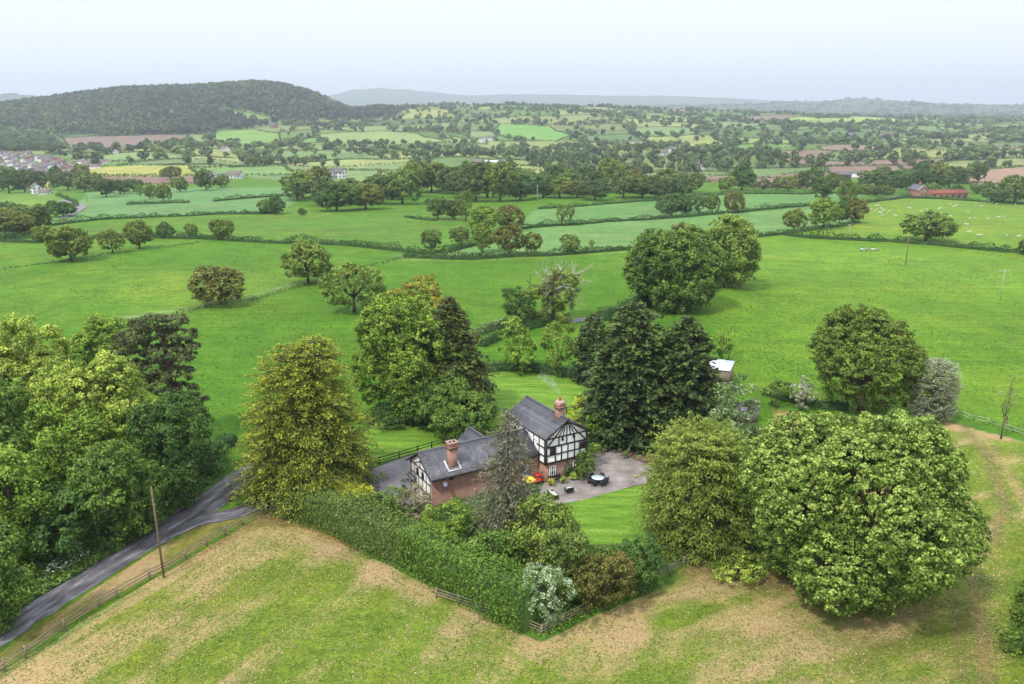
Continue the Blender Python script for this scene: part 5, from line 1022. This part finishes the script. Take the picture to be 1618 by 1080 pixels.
mids = [
 ('rounded reddish brown oak alone in the left pasture','brown',348,481,94,420), ('round dark bronze oak right of the reddish brown oak','bronze',487,447,76,381), ('dark spreading oak with a gap in its crown below the bronze oak','sparse',560,492,92,416),
 ('wide olive oak at the left end of the ditch line','bronze',113,412,68,356), ('small oak right of the wide olive oak','sparse',178,399,36,362), ('bright green oak with the straight trunk on the long hedge','oak',221,392,42,348), ('small round tree on the hedge fourth from the left','dark',263,376,26,350), ('small round tree on the hedge fifth from the left','sparse',303,376,24,352), ('larger tree at the right end of the hedge row','bronze',352,378,38,345),
 ('pale shrub tree at the hedge below the left edge trees','pale',70,382,34,355),
 ('small dark tree at the field corner hedge','dark',681,398,34,362), ('small dark tree standing alone right of the field corner','dark',727,387,34,359), ('bright green round tree at the back of the five tree cluster','bright',766,368,52,323), ('bronze round tree beside the bright green one','brown',806,362,54,322),
 ('dark oak in front of the five tree cluster','brown',804,402,52,351), ('light tree at the right of the five tree cluster','oak',840,400,34,366), ('pale half bare tree in front of the bright green one','pale',762,398,36,352),
 ('small open oak standing on the middle hedge','sparse',900,400,36,369), ('tiny sapling right of the small open oak','thin',935,392,9,378), ('tall thin tree left of a pair in the crop field','thin',888,357,17,321), ('tall thin tree right of a pair in the crop field','thin',901,355,13,320),
 ('dark domed oak at the left end of the row in the crop field','dark',1060,342,48,305), ('first slim tree right of the dark domed oak','dark',1083,341,18,310), ('second slim tree in the crop field row','dark',1103,337,24,307), ('third slim tree in the crop field row','oak',1125,336,24,303), ('broad tree at the right end of the crop field row','brown',1160,336,36,300),
 ('small neat tree beside the climbing hedge','oak',1254,364,38,329), ('round bright oak beside the climbing hedge','bright',1301,360,48,313), ('dark tree tucked behind the round bright oak','dark',1326,353,26,316), ('reddish brown tree at the hedge end by the sheep field','brown',1349,352,40,312),
 ('big spreading dark oak in the sheep field','oak',1463,380,86,334), ('dark tree cut by the right edge on the sheep field hedge','dark',1622,403,30,378),
 ('dark round tree above the crossing hedge','dark',1298,322,32,277), ('tree between the crossing hedge and the brick farmhouse','oak',1337,328,30,285), ('left tree of the small clump in the left crop','oak',422,337,30,314), ('right tree of the small clump in the left crop','dark',437,338,32,308), ('little round bush right of the small clump','dark',478,340,14,328),
 ('dark tree left of a pair below the belt','dark',692,346,38,310), ('brown tree right of a pair below the belt','brown',718,346,34,313), ('narrow tree at the right of the pair','sparse',736,349,30,300),
 ('large dark tree at the left edge beyond the hedge','oak',20,374,80,328), ('second dark tree at the left edge','dark',48,368,56,322), ('third tree at the left edge with open crown','brown',66,364,34,330), ('dark bush of the left edge group','dark',8,345,34,318), ('dark tree beside the bend of the farmhouse lane','dark',100,342,40,318), ('small dark tree left of the farmhouse lane','dark',84,333,26,316),
 ('left one of two small field oaks by the farmhouse lane pole','dark',168,311,34,282), ('middle tree of the far left crop row','oak',237,314,22,291), ('right tree of the far left crop row','oak',259,317,26,290), ('slim tree of the far left crop row','thin',222,311,14,290),
 ('big tree group left end above the far left crop','far',190,306,36,283), ('tree behind the far left crop row','far',212,302,34,282), ('large dark tree at the right edge above the sheep field','oak',1602,322,54,276), ('bush left of the large right edge tree','dark',1572,322,40,297),
 ('round bush beyond the red barn roof','dark',1545,306,26,290), ('bush right beyond the red barn','far',1562,306,20,287), ('tall dark tree above the crossing hedges in the upper right','dark',1172,300,46,258), ('lighter tree right of the tall dark upper right tree','pale',1150,303,30,278),
]
for a_ in mids: midtree(*a_)
# the belt of trees across the middle, left to right
belt = []
bx = [(462,300,34,283),(478,312,44,280),(500,312,44,275),(470,316,40,290),(516,325,46,291),(532,333,54,299),(556,318,46,290),(578,330,50,300),(596,322,46,288),(620,315,42,285),(636,322,52,280),(650,310,34,268),(664,304,36,268),(682,303,44,266),(700,300,40,272),(716,306,44,274),(730,312,46,280),(752,318,48,272),(745,300,40,266),(770,312,50,270),(790,318,46,270),(806,306,44,274),(822,316,42,286),(838,306,44,280),(858,312,42,284),(872,300,40,270),(884,312,40,288),(898,306,36,276),(912,312,40,290),(925,302,40,274),(940,316,42,292),(955,304,36,286),(965,298,40,262),(985,312,38,280),(1000,304,42,278),(1015,312,40,290),(1035,314,38,286),(1052,304,40,276),(1070,312,38,288),(1092,304,34,280)]
ORD = 'first second third fourth fifth sixth seventh eighth ninth tenth eleventh twelfth thirteenth fourteenth fifteenth sixteenth seventeenth eighteenth nineteenth twentieth twenty-first twenty-second twenty-third twenty-fourth twenty-fifth twenty-sixth twenty-seventh twenty-eighth twenty-ninth thirtieth thirty-first thirty-second thirty-third thirty-fourth thirty-fifth thirty-sixth thirty-seventh thirty-eighth thirty-ninth fortieth'.split()
LOOK = dict(far='dark green', oak='olive green', brown='bronze', dark='deep green', pale='pale green')
def row(bx, kinds, where, group, name, kw=1.0, kh=1.0):
    bx.sort()
    for i, (x, yb, w, yt) in enumerate(bx):
        k = kinds[rng.integers(len(kinds))]; midtree(f'{LOOK[k]} broad tree, {ORD[i]} from the left {where}', k, x, yb, w*kw, yb-(yb-yt)*kh, group, name)
row(bx, ['far', 'oak', 'brown', 'far', 'dark', 'far', 'pale', 'oak', 'far'], 'in the dense belt across the middle', 'broad trees of the middle belt', 'belt_tree', 1.22, 1.35)
bx = [(1206,300,24,282),(1228,300,26,281),(1245,302,30,278),(1262,298,30,270),(1284,300,34,262),(1310,302,30,272),(1372,302,36,268),(1395,303,42,262),(1412,304,44,268),(1432,300,34,268),(1455,300,44,254),(1478,300,46,256),(1500,296,40,262),(1520,290,30,262),(1545,288,26,258),(1352,306,26,288),(1370,308,28,290),(1385,310,26,292),(1400,309,26,292),(1445,309,20,292),(1470,306,30,288),(1510,309,26,292),(1330,300,30,275)]
row(bx, ['far', 'oak', 'brown', 'far', 'dark'], 'among the trees round the brick farmhouse', 'trees round the brick farmhouse', 'farm_tree')
bx = [(15,305,44,262),(40,303,40,266),(62,300,34,270),(-10,302,40,262),(90,292,30,262),(108,300,36,270),(135,303,40,275),(150,300,30,272),(128,290,30,258),(270,283,34,262),(285,303,26,278),(326,300,34,268),(350,296,26,275)]
row(bx, ['far', 'oak', 'dark'], 'of the trees between village and white farmhouse', 'trees by the village', 'village_tree')

# ------------------------------------------------------------------ far trees, hedgerows and woods
def lowtree(seed, mat, n=150, flat=.8, col=False):
    rg = np.random.default_rng(seed); lb = lobes_for(rg, .5, .12, 1.0, 'round', 6); P = []; D = []
    for c, r in lb: d = rdir(rg, n//5); P.append(c+r*d*rg.uniform(.85, 1.08, (len(d), 1))); D.append(d)
    P = np.vstack(P); D = np.vstack(D); nn = D+rdir(rg, len(D))*.28; nn[:, 2] += .15; nn /= np.linalg.norm(nn, axis=1)[:, None]
    V = leaves(rg, P, nn, .20*rg.uniform(.7, 1.3, len(P)), .9); var = .45+rg.normal(0, .2, len(P)); mb = MB(); mb.tube([(0, 0, -.05), (0, 0, .4)], [.03, .02], 5)
    mv = np.vstack(mb.V); 
    return V, var, mb
LT = [lowtree(500+i, 'far', 170) for i in range(5)]
LTM = [leafmesh('crown', V, v, L['far']) for V, v, _ in LT]; LTT = LT[0][2].me('trunk', M['bark'])
rng = np.random.default_rng(77)
WOOD = W2  # picture outline kept for masks
spots = []
edges = set(); pts_h = []
for q in cells:
    for a, b in zip(q, np.roll(q, -1, 0)):
        key = tuple(np.round((a+b)/2, 0)); key2 = tuple(np.round(np.sort(np.array((a[0]+a[1]*.001, b[0]+b[1]*.001))), 0))
        if key2 in edges: continue
        edges.add(key2); Ln = np.linalg.norm(b-a); n = max(2, int(Ln/4)); s = np.linspace(0, 1, n)
        p = a+(b-a)*s[:, None]; pts_h.append(p)
        nt_ = rng.poisson(Ln/ (48 if np.hypot(*((a+b)/2)) < 3200 else 44)); 
        if rng.random() < .25: nt_ = nt_*3+3
        for s_ in rng.random(nt_): spots.append((*(a+(b-a)*s_+rng.normal(0, 2.0, 2)), rng.uniform(7, 14)))
# clumps, copses and wooded valley lines
for (px_, py_, n, sx, sy, hh_) in ((380,236,60,160,50,12),(470,235,50,150,40,12),(300,232,46,110,40,13),(250,240,40,60,50,12),(620,243,80,260,30,12),(700,240,90,240,30,12),(800,238,90,220,36,12),(900,240,90,200,40,12),(760,205,80,220,70,12),(650,195,100,300,70,12),(560,193,50,100,40,12),(980,262,70,110,60,13),(930,260,60,90,60,13),(1040,240,80,200,60,12),(850,205,40,140,60,11),(1130,245,70,160,60,12),(1000,190,70,260,90,12),(1100,200,90,300,80,12),(1200,215,90,300,90,12),(1300,222,80,300,90,12),(1400,215,80,330,90,12),(1500,225,80,300,90,12),(1560,245,60,180,80,12),(1450,240,70,260,60,12),(1250,262,50,130,60,12),(1180,262,50,110,60,12),(1340,252,40,120,40,12),(1470,205,70,400,100,12),(1340,200,70,400,100,12),(1220,195,60,380,90,12),(1590,215,60,260,90,12),(1080,268,50,60,50,13),(430,212,26,60,30,10),(30,215,120,150,60,11),(60,232,60,90,40,11),(0,240,40,80,60,11),(105,240,50,40,50,12),(60,262,14,80,60,9),(190,238,34,90,20,12),(860,285,40,60,40,13),(900,262,40,70,40,13),(1440,255,40,120,30,13),(720,178,70,320,90,11),(850,178,60,300,90,11),(600,180,50,200,90,11)):
    g = U(px_, py_); xy = g[:2]+rng.normal(0, 1, (int(n*.40), 2))*(sx*.6, sy*1.1)
    spots += [(a_, b_, rng.uniform(.65, 1.15)*hh_) for a_, b_ in xy]
SP = np.array(spots); SP[:, :2] = np.where(False, SP[:, :2], SP[:, :2]-np.stack((14*np.sin(SP[:, 1]/95+SP[:, 0]/230), 14*np.sin(SP[:, 0]/120-SP[:, 1]/300)), -1))
SP = SP[SP[:, 1] > 600]; P3 = np.column_stack((SP[:, :2], zt(SP[:, 0], SP[:, 1]))); pxs = PX(P3)
clear = [p for p, c in far_override if p[0] != (30,290)]+[[(-100,241),(40,239),(85,244),(122,262),(128,276),(100,290),(40,284),(-100,284)],[(60,290),(95,296),(95,318),(40,318)],[(330,270),(400,268),(400,288),(330,288)],[(505,268),(555,268),(555,290),(505,290)],[(740,250),(800,250),(800,268),(740,268)],[(1425,275),(1530,275),(1530,322),(1425,322)],[(1305,268),(1365,268),(1365,288),(1305,288)],[(745,212),(775,212),(775,226),(745,226)]]
keep = (pxs[:, 0] > -60) & (pxs[:, 0] < 1680) & (pxs[:, 1] < 268)
keep |= (pxs[:, 0] > 830) & (pxs[:, 0] < 1100) & (pxs[:, 1] < 300) & (pxs[:, 0] > -60)
for p in clear: keep &= ~inpoly(pxs, p)
keep &= ~inpoly(pxs, [(-200,215),(0,203),(60,207),(100,213),(180,214),(330,212),(352,205),(400,204),(455,196),(545,190),(600,187),(600,100),(-200,100)]) | (P3[:, 1] > 4000)
SP = SP[keep]; P3 = P3[keep]; o_ = np.argsort(P3[:, 1]); SP = SP[o_]; P3 = P3[o_]
NI = 150
REG = [(150, 'behind the village'), (330, 'by the yellow and brown strip fields'), (470, 'behind the low white buildings'), (600, 'behind the large white country house'), (740, 'left of the central farm'), (850, 'right behind the central farm'), (950, 'right of the central farm'), (1040, 'behind the right part of the middle belt'), (1130, 'above the right end of the middle belt'), (1250, 'by the first ploughed field on the right'), (1400, 'round the pale farm sheds on the right'), (1700, 'beyond the brick farmhouse at the right')]
def region(px, py):
    for lim, t_ in REG:
        if px < lim: return ('nearer' if py > 262 else 'farther')+' distant tree '+t_, 'distant trees '+t_
for i in range(min(NI, len(SP))):
    l, g = region(*PX(P3[i])); o = place('distant_tree', l, 'tree', LTM[i % 5], LTT, P3[i, 0], P3[i, 1], rng.uniform(0, 6), g)
    h = SP[i, 2]; w = h*rng.uniform(.85, 1.15)
    for ch in o.children: ch.scale = (w, w, h)
def merge(name, label, pos, hs, ws, mat, protos, sub=None):
    Vs = []; vs = []
    for i in range(len(pos)):
        V, v, _ = protos[i % len(protos)]
        if sub: k = rng.random(len(v)) < sub; V = V.reshape(-1, 4, 3)[k].reshape(-1, 3); v = v[k]
        a = rng.uniform(0, 6.28); c, s = cos(a), sin(a); X = V[:, 0]*c-V[:, 1]*s; Y = V[:, 0]*s+V[:, 1]*c
        Vs.append(np.column_stack((X*ws[i], Y*ws[i], V[:, 2]*hs[i]))+pos[i]); vs.append(v+rng.normal(0, .26)+.22*sin(pos[i][0]/130+pos[i][1]/310)*sin(pos[i][1]/170+pos[i][0]/420+1))
    V = np.vstack(Vs); o = link(name, leafmesh(name, V, np.concatenate(vs), mat)); o['kind'] = 'stuff'; o['label'] = label; return o
LQ = [lowtree(520+i, 'far', 75) for i in range(6)]
for q in LQ: q[0][:] = (q[0].reshape(-1, 4, 3)-q[0].reshape(-1, 4, 3).mean(1, keepdims=True)).reshape(-1, 3)*1.45+np.repeat(q[0].reshape(-1, 4, 3).mean(1), 4, 0)
rest = slice(NI, None); n = len(SP)-NI; print('far trees', len(SP))
merge('distant_trees', 'mass of hedgerow trees and copses far across the valley', P3[rest], SP[rest, 2], SP[rest, 2]*rng.uniform(.9, 1.35, n), L['far'], LQ)
# far hedgerows: low dark leafy lines on every field edge
HP = np.vstack(pts_h); HP = HP-np.stack((14*np.sin(HP[:, 1]/95+HP[:, 0]/230), 14*np.sin(HP[:, 0]/120-HP[:, 1]/300)), -1)
HP = HP[(HP[:, 1] > 700) & (HP[:, 1] < 3600)]; H3 = np.column_stack((HP, zt(HP[:, 0], HP[:, 1]))); px_ = PX(H3); kk_ = (px_[:, 0] > -40) & (px_[:, 0] < 1660) & (px_[:, 1] < 276)
for p, c in far_override: kk_ &= ~inpoly(px_, p)
kk_ &= ~inpoly(px_, clear[len([1 for p, c in far_override if p[0] != (30,290)])])
H3 = H3[kk_]
for p, c in far_override:
    pw = dens(np.vstack((W2(p), W2(p)[:1])), 4.0); H3 = np.vstack((H3, np.column_stack((pw, zt(pw[:, 0], pw[:, 1])))))
rp = 7; m_ = len(H3)*rp; Pq = np.repeat(H3, rp, 0)+np.column_stack((rng.normal(0, 1.3, m_), rng.normal(0, 1.3, m_), rng.uniform(.1, 2.3, m_))); nn = rdir(rng, m_); nn[:, 2] = abs(nn[:, 2]); 
o = link('distant_hedgerows', leafmesh('distant_hedgerows', leaves(rng, Pq, nn, rng.uniform(1.3, 2.3, m_), .9), .3+rng.normal(0, .15, m_), L['far'])); o['kind'] = 'stuff'; o['label'] = 'network of far field hedges'
# wood covering the hill on the left
def forest(name, label, poly, ylim, sp, h0, mat, sub=None, cl_=0):
    xs = np.arange(-2600, 900, sp); ys = np.arange(ylim[0], ylim[1], sp*1.15); X, Y = np.meshgrid(xs, ys); P_ = np.column_stack((X.ravel(), Y.ravel()))+rng.normal(0, sp*.3, (X.size, 2))
    Pz = np.column_stack((P_, zt(P_[:, 0], P_[:, 1]))); px_ = PX(Pz); k = inpoly(px_, poly) & ~inpoly(px_, [(335,171),(395,177),(442,190),(425,196),(380,187)]) & (px_[:, 0] > -70) & (px_[:, 0] < 680); Pz = Pz[k]; n = len(Pz); print(name, n)
    h = h0*rng.uniform(.75, 1.2, n); return merge(name, label, Pz, h, h*rng.uniform(.85, 1.25, n), mat, LQ, sub)

forest('hill_wood', 'dense wood covering the long hill on the left', WOODPX, (1500, 2760), 13.5, 15, L['wood'], .9)
forest('valley_wood', 'wooded slope above the village at the left edge', [(-100,210),(0,203),(50,212),(90,225),(95,240),(60,240),(-100,243)], (1150, 2200), 12, 11, L['far'], .8)
forest('hedge_wood', 'strip of trees on the rise right of the wooded hill', [(540,176),(600,170),(640,176),(600,186),(545,188)], (1800, 3300), 13, 11, L['wood'])
# scattered texture on the farthest plain
n = 3600; yy = 3300*np.exp(rng.random(n)*1.15); xx = rng.uniform(-.72, .72, n)*yy; k = np.sin(xx/310+yy/900)+np.sin(yy/260+xx/700)+rng.normal(0, .7, n) > .1; FP = np.column_stack((xx, yy, zt(xx, yy)))[k]
h = rng.uniform(8, 15, len(FP)); merge('plain_trees', 'far tree lines fading on the distant plain', FP, h, h*rng.uniform(1.2, 3.2, len(FP)), L['wood'], LQ, .45)

# ------------------------------------------------------------------ village, farms
def house_me(w, d, ev, ap, kind):
    a = MB(); gable_wall(a, -w/2, w/2, -d/2, d/2, -1.5, ev, ap); wm = a.me('wall', M[kind[0]])
    r = MB(); k = (ap-ev)/(w/2)
    for s in (-1, 1):
        V = [(0, y, ap+.1+z) for y in (-d/2-.3, d/2+.3) for z in (0, .2)]+[(s*(w/2+.4), y, ev-.4*k+.1+z) for y in (-d/2-.3, d/2+.3) for z in (0, .2)]
        r.add(V, [(0, 2, 3, 1), (4, 5, 7, 6), (1, 3, 7, 5), (0, 4, 6, 2), (2, 6, 7, 3), (0, 1, 5, 4)])
    rm = r.me('roof', M[kind[1]]); c = MB(); c.box(-.4, .4, -d/2+.2, -d/2+1.0, ap-.4, ap+1.2); cm = c.me('chimney', M['farbrick'])
    zs = [1.6, 4.2] if ev > 4 else [1.6]
    wn = [(sx*w/2, y, z) for y in np.arange(-d/2+1.8, d/2-1.0, 3.0) for z in zs for sx in (-1, 1)]+[(x, sy*d/2, z) for x in (-w/4, w/4) for z in zs for sy in (-1, 1)]
    return wm, rm, cm, wn
wn_ = MB(); wn_.box(-.42, .42, -.42, .42, -.6, .6); WM = wn_.me('window', M['glass'])
HK = {'white': house_me(7, 10, 4.8, 7.4, ('farwhite', 'farslate')), 'brick': house_me(7, 11, 4.8, 7.6, ('farbrick', 'farslate')), 'pale': house_me(8, 12, 3.0, 5.6, ('farwhite', 'farred')), 'red': house_me(7, 9, 4.8, 7.4, ('farbrick', 'farred'))}
def put_house(kind, label, loc, rz, sc_=1, group=None, name='house', cat='house'):
    o = thing(name, label, cat, loc, rz, group); w_, r_, c_2, n_ = HK[kind]
    a = link('wall', w_, o); b = link('roof', r_, o); link('chimney', c_2, b)
    for q_ in (n_ if name != 'village_house' else []): link('window', WM, o, q_)
    o.scale = (sc_,)*3; return o
rng = np.random.default_rng(9); k_ = 0; placed = []
tries = rng.uniform((-30, 243), (128, 284), (900, 2))
for t_ in tries:
    if not inpoly(t_[None], [(-60,243),(35,241),(80,250),(118,264),(124,274),(98,286),(40,280),(-60,280)])[0]: continue
    g = U(*t_)
    if any(np.hypot(*(g[:2]-q)) < 12 for q in placed): continue
    placed.append(g[:2]); kd = ['white', 'pale', 'white', 'white', 'brick', 'pale', 'white', 'red'][rng.integers(8)]
    l = {'white': 'white two storey house with grey roof in the village', 'pale': 'pale bungalow with brownish roof in the village', 'brick': 'brick house with grey roof in the village', 'red': 'brick house with brownish roof in the village'}[kd]
    l += (' at the far left' if t_[0] < 25 else ' in the middle' if t_[0] < 75 else ' at the right end')+(', back row' if t_[1] < 258 else ', front row' if t_[1] > 272 else ', middle row'); put_house(kd, l, g, rng.choice((.2, 1.77, .5, 2.0))+rng.normal(0, .15), rng.uniform(.7, .9), 'houses of the village', 'village_house'); k_ += 1
    if k_ > 105: break
print('village', k_)
for i, (x, y) in enumerate([(130,258),(138,262),(146,257),(155,262),(163,258),(150,266)]): put_house('pale', 'pale terraced house in the short row right of the village', U(x, y), 1.4+.1*i, .9, 'terraced houses right of the village', 'village_house')
for kd, l, x, y, r, s in (('white', 'white farmhouse standing by the bend of the far left lane', 58, 305, .6, 1.0), ('pale', 'low pale outbuilding beside the white lane farmhouse', 72, 307, 1.9, .7), ('white', 'white house at the left of a pair beyond the brown field', 336, 283, .4, 1.0), ('pale', 'long low white building right of the pair beyond the brown field', 372, 281, 1.5, 1.1), ('white', 'white house between the pair beyond the brown field', 352, 284, 1.2, .8),
                          ('white', 'left wing of the large white country house', 519, 281, 1.4, 1.1), ('white', 'right wing of the large white country house', 536, 281, 1.2, 1.3), ('red', 'red roofed barn in the central farm', 757, 264, 1.3, 1.2), ('brick', 'brick farmhouse on the shoulder below the wooded hill', 433, 202, 1.2, 1.4), ('white', 'white cottage on the hillside below the oak dotted slope', 762, 224, .5, 1.3), ('white', 'second white cottage on the hillside', 776, 222, 1.5, 1.2), ('pale', 'pale house among trees near the left fields', 356, 238, .8, 1.2),
                          ('white', 'tiny white house in front of the brown hillside field', 183, 243, .6, .9), ('pale', 'pale house among the trees left of the orchard slope', 575, 232, 1.2, 1.3), ('pale', 'pale farm buildings in the central right valley', 1045, 245, 1.3, 1.3), ('white', 'white house in the trees of the central right valley', 1062, 240, .5, 1.1), ('red', 'brown roofed house right of the central valley', 1100, 266, 1.0, 1.0), ('pale', 'pale bungalow right of the central valley', 1115, 267, 1.5, 1.0), ('white', 'white farm far out on the right plain', 1345, 219, 1.4, 1.6), ('pale', 'pale barn far out on the right plain', 1400, 219, 1.5, 1.9)):
    put_house(kd, l, U(x, y), r, s)
def shed(label, x, y, w, d, ev, ap, rz, wall, roof, openf=False, name='barn'):
    g = U(x, y); o = thing(name, label, 'barn', g, rz); a = MB(); gable_wall(a, -w/2, w/2, -d/2, d/2, -1, ev, ap); a.build('wall', M[wall], o)
    roof_slab(o, -w/2, w/2, -d/2, d/2, ev, ap, 'y', .3, .3, .15, 'roof', M[roof]); g = MB(); [g.box(w/2+.005, w/2+.06, yy_-1, yy_+1, 0, ev*.7) for yy_ in np.arange(-d/2+2.5, d/2-1, 4.5)]
    g.build('opening', M['glass'], o); return o
shed('long low brick barn with red tiled roof beside the brick farmhouse', 1495, 311, 7, 27, 2.8, 5.0, radians(-82), 'farbrick', 'clay')
shed('grey roofed open barn in the central farm', 782, 262, 12, 24, 4.5, 6.5, radians(80), 'farslate', 'metalw'); shed('low pale barn behind the central farm', 796, 259, 10, 20, 4, 6, radians(85), 'farwhite', 'farslate')
shed('long pale roofed farm shed in the upper right fields', 1330, 281, 9, 15, 3.5, 5.5, radians(85), 'farslate', 'farslate'); shed('second pale roofed farm shed in the upper right fields', 1352, 279, 8, 11, 3.5, 5.0, radians(80), 'farwhite', 'farslate'); shed('large grey shed at the bottom of the wooded hill', 120, 0+243, 9, 14, 3.5, 5, 1.2, 'farslate', 'farslate')
# brick farmhouse with white barge boards
g = U(1449, 312); o = thing('brick_farmhouse', 'red brick farmhouse with white edged gable beside the long red barn', 'house', g, radians(8))
a = MB(); gable_wall(a, -3.6, 3.6, -5, 5, -1, 5.2, 8.2); a.build('wall', M['farbrick'], o); roof_slab(o, -3.6, 3.6, -5, 5, 5.2, 8.2, 'y', .4, .35, .2, 'roof', M['farslate'])
a = MB(); [a.beam((0, -5.42, 8.35), (s*4.0, -5.42, 4.95), .12, .45, up=(0, 1, 0)) for s in (-1, 1)]; a.build('bargeboard', M['whitepaint'], o); a = MB(); a.box(-.5, .5, -2, -1, 7.5, 9.8); a.build('chimney', M['farbrick'], o)
for x_, z_ in ((-1.8, .9), (1.8, .9), (-1.8, 3.6), (1.8, 3.6)): window(o, x_-.6, x_+.6, z_, z_+1.3, -5)
# sheep
def sheep_me(grazing):
    m_ = MB(); rg = np.random.default_rng(2); m_.blob((0, 0, .62), (.62, .30, .30), rg, .05, 12, 8); m_.blob((.55, 0, .70), (.22, .17, .2), rg, .03, 8, 6)
    if grazing: m_.blob((.78, 0, .42), (.13, .10, .22), rg, 0, 8, 6)
    else: m_.blob((.80, 0, .92), (.20, .10, .13), rg, 0, 8, 6); 
    for s in (-1, 1):
        m_.blob((.78, s*.12, .55 if grazing else 1.0), (.03, .09, .03), None, 0, 6, 4)
        for x in (-.38, .38): m_.tube([(x, s*.15, .5), (x+.02, s*.16, .28), (x, s*.16, 0)], [.09, .05, .045], 6)
    return m_.me('sheep', M['wool'], True)
SM = [sheep_me(True), sheep_me(False)]; rng = np.random.default_rng(14)
sp_ = [(1360,325),(1366,325),(1371,327),(1384,326),(1388,325),(1391,329),(1393,331),(1395,334),(1385,332),(1388,336),(1391,337),(1396,341),(1393,341),(1397,331),(1406,334),(1371,339),(1413,341),(1416,342),(1435,329),(1438,328),(1439,330),(1433,341),(1465,332),(1456,334),(1484,331),(1486,329),(1498,323),(1503,323),(1506,327),(1508,326),(1512,325),(1501,342),(1530,337),(1532,346),(1540,346),(1525,355),(1529,356),(1528,368),(1532,367),(1543,373),(1546,372),(1549,373),(1542,323),(1549,326),(1552,326),(1577,344),(1580,343),(1587,343),(1561,346),(1590,373),(1608,375),(1611,374),(1604,323),(1572,322),(1574,323),(1382,334),(1376,331),(1402,338)]
sl_ = {0: 'white sheep grazing left of the big spreading oak', 1: 'white sheep behind the big spreading oak', 2: 'white sheep grazing right of the big spreading oak'}
for i, (x, y) in enumerate(sp_):
    g = U(x+rng.uniform(-.7, .7), y); o = link('sheep', SM[rng.integers(2)], None, g, rng.choice((0, 3.14))+rng.normal(0, .6)); r_ = 0 if x < 1420 else 1 if x < 1510 else 2
    o.scale = (.8,)*3; tag(o, sl_[r_], 'sheep', ['sheep left of the spreading oak', 'sheep behind the spreading oak', 'sheep right of the spreading oak'][r_])
# ------------------------------------------------------------------ haze: one box of even air
hm, hnt, hp = newmat('air haze'); v = N(hnt, 'ShaderNodeVolumePrincipled'); v.inputs['Density'].default_value = 1.25e-4; v.inputs['Color'].default_value = (.82, .915, 1, 1); v.inputs['Anisotropy'].default_value = 0.3
hnt.links.new(v.outputs[0], hnt.nodes['Material Output'].inputs['Volume']); hnt.nodes.remove(hp)
g = MB(); g.box(-16500, 16500, -16500, 16500, -45, 300); ho = g.build('haze', hm); ho['kind'] = 'stuff'; ho['label'] = 'thin blue haze over the valley'
S.cycles.volume_bounces = 0
print('FIT', info)
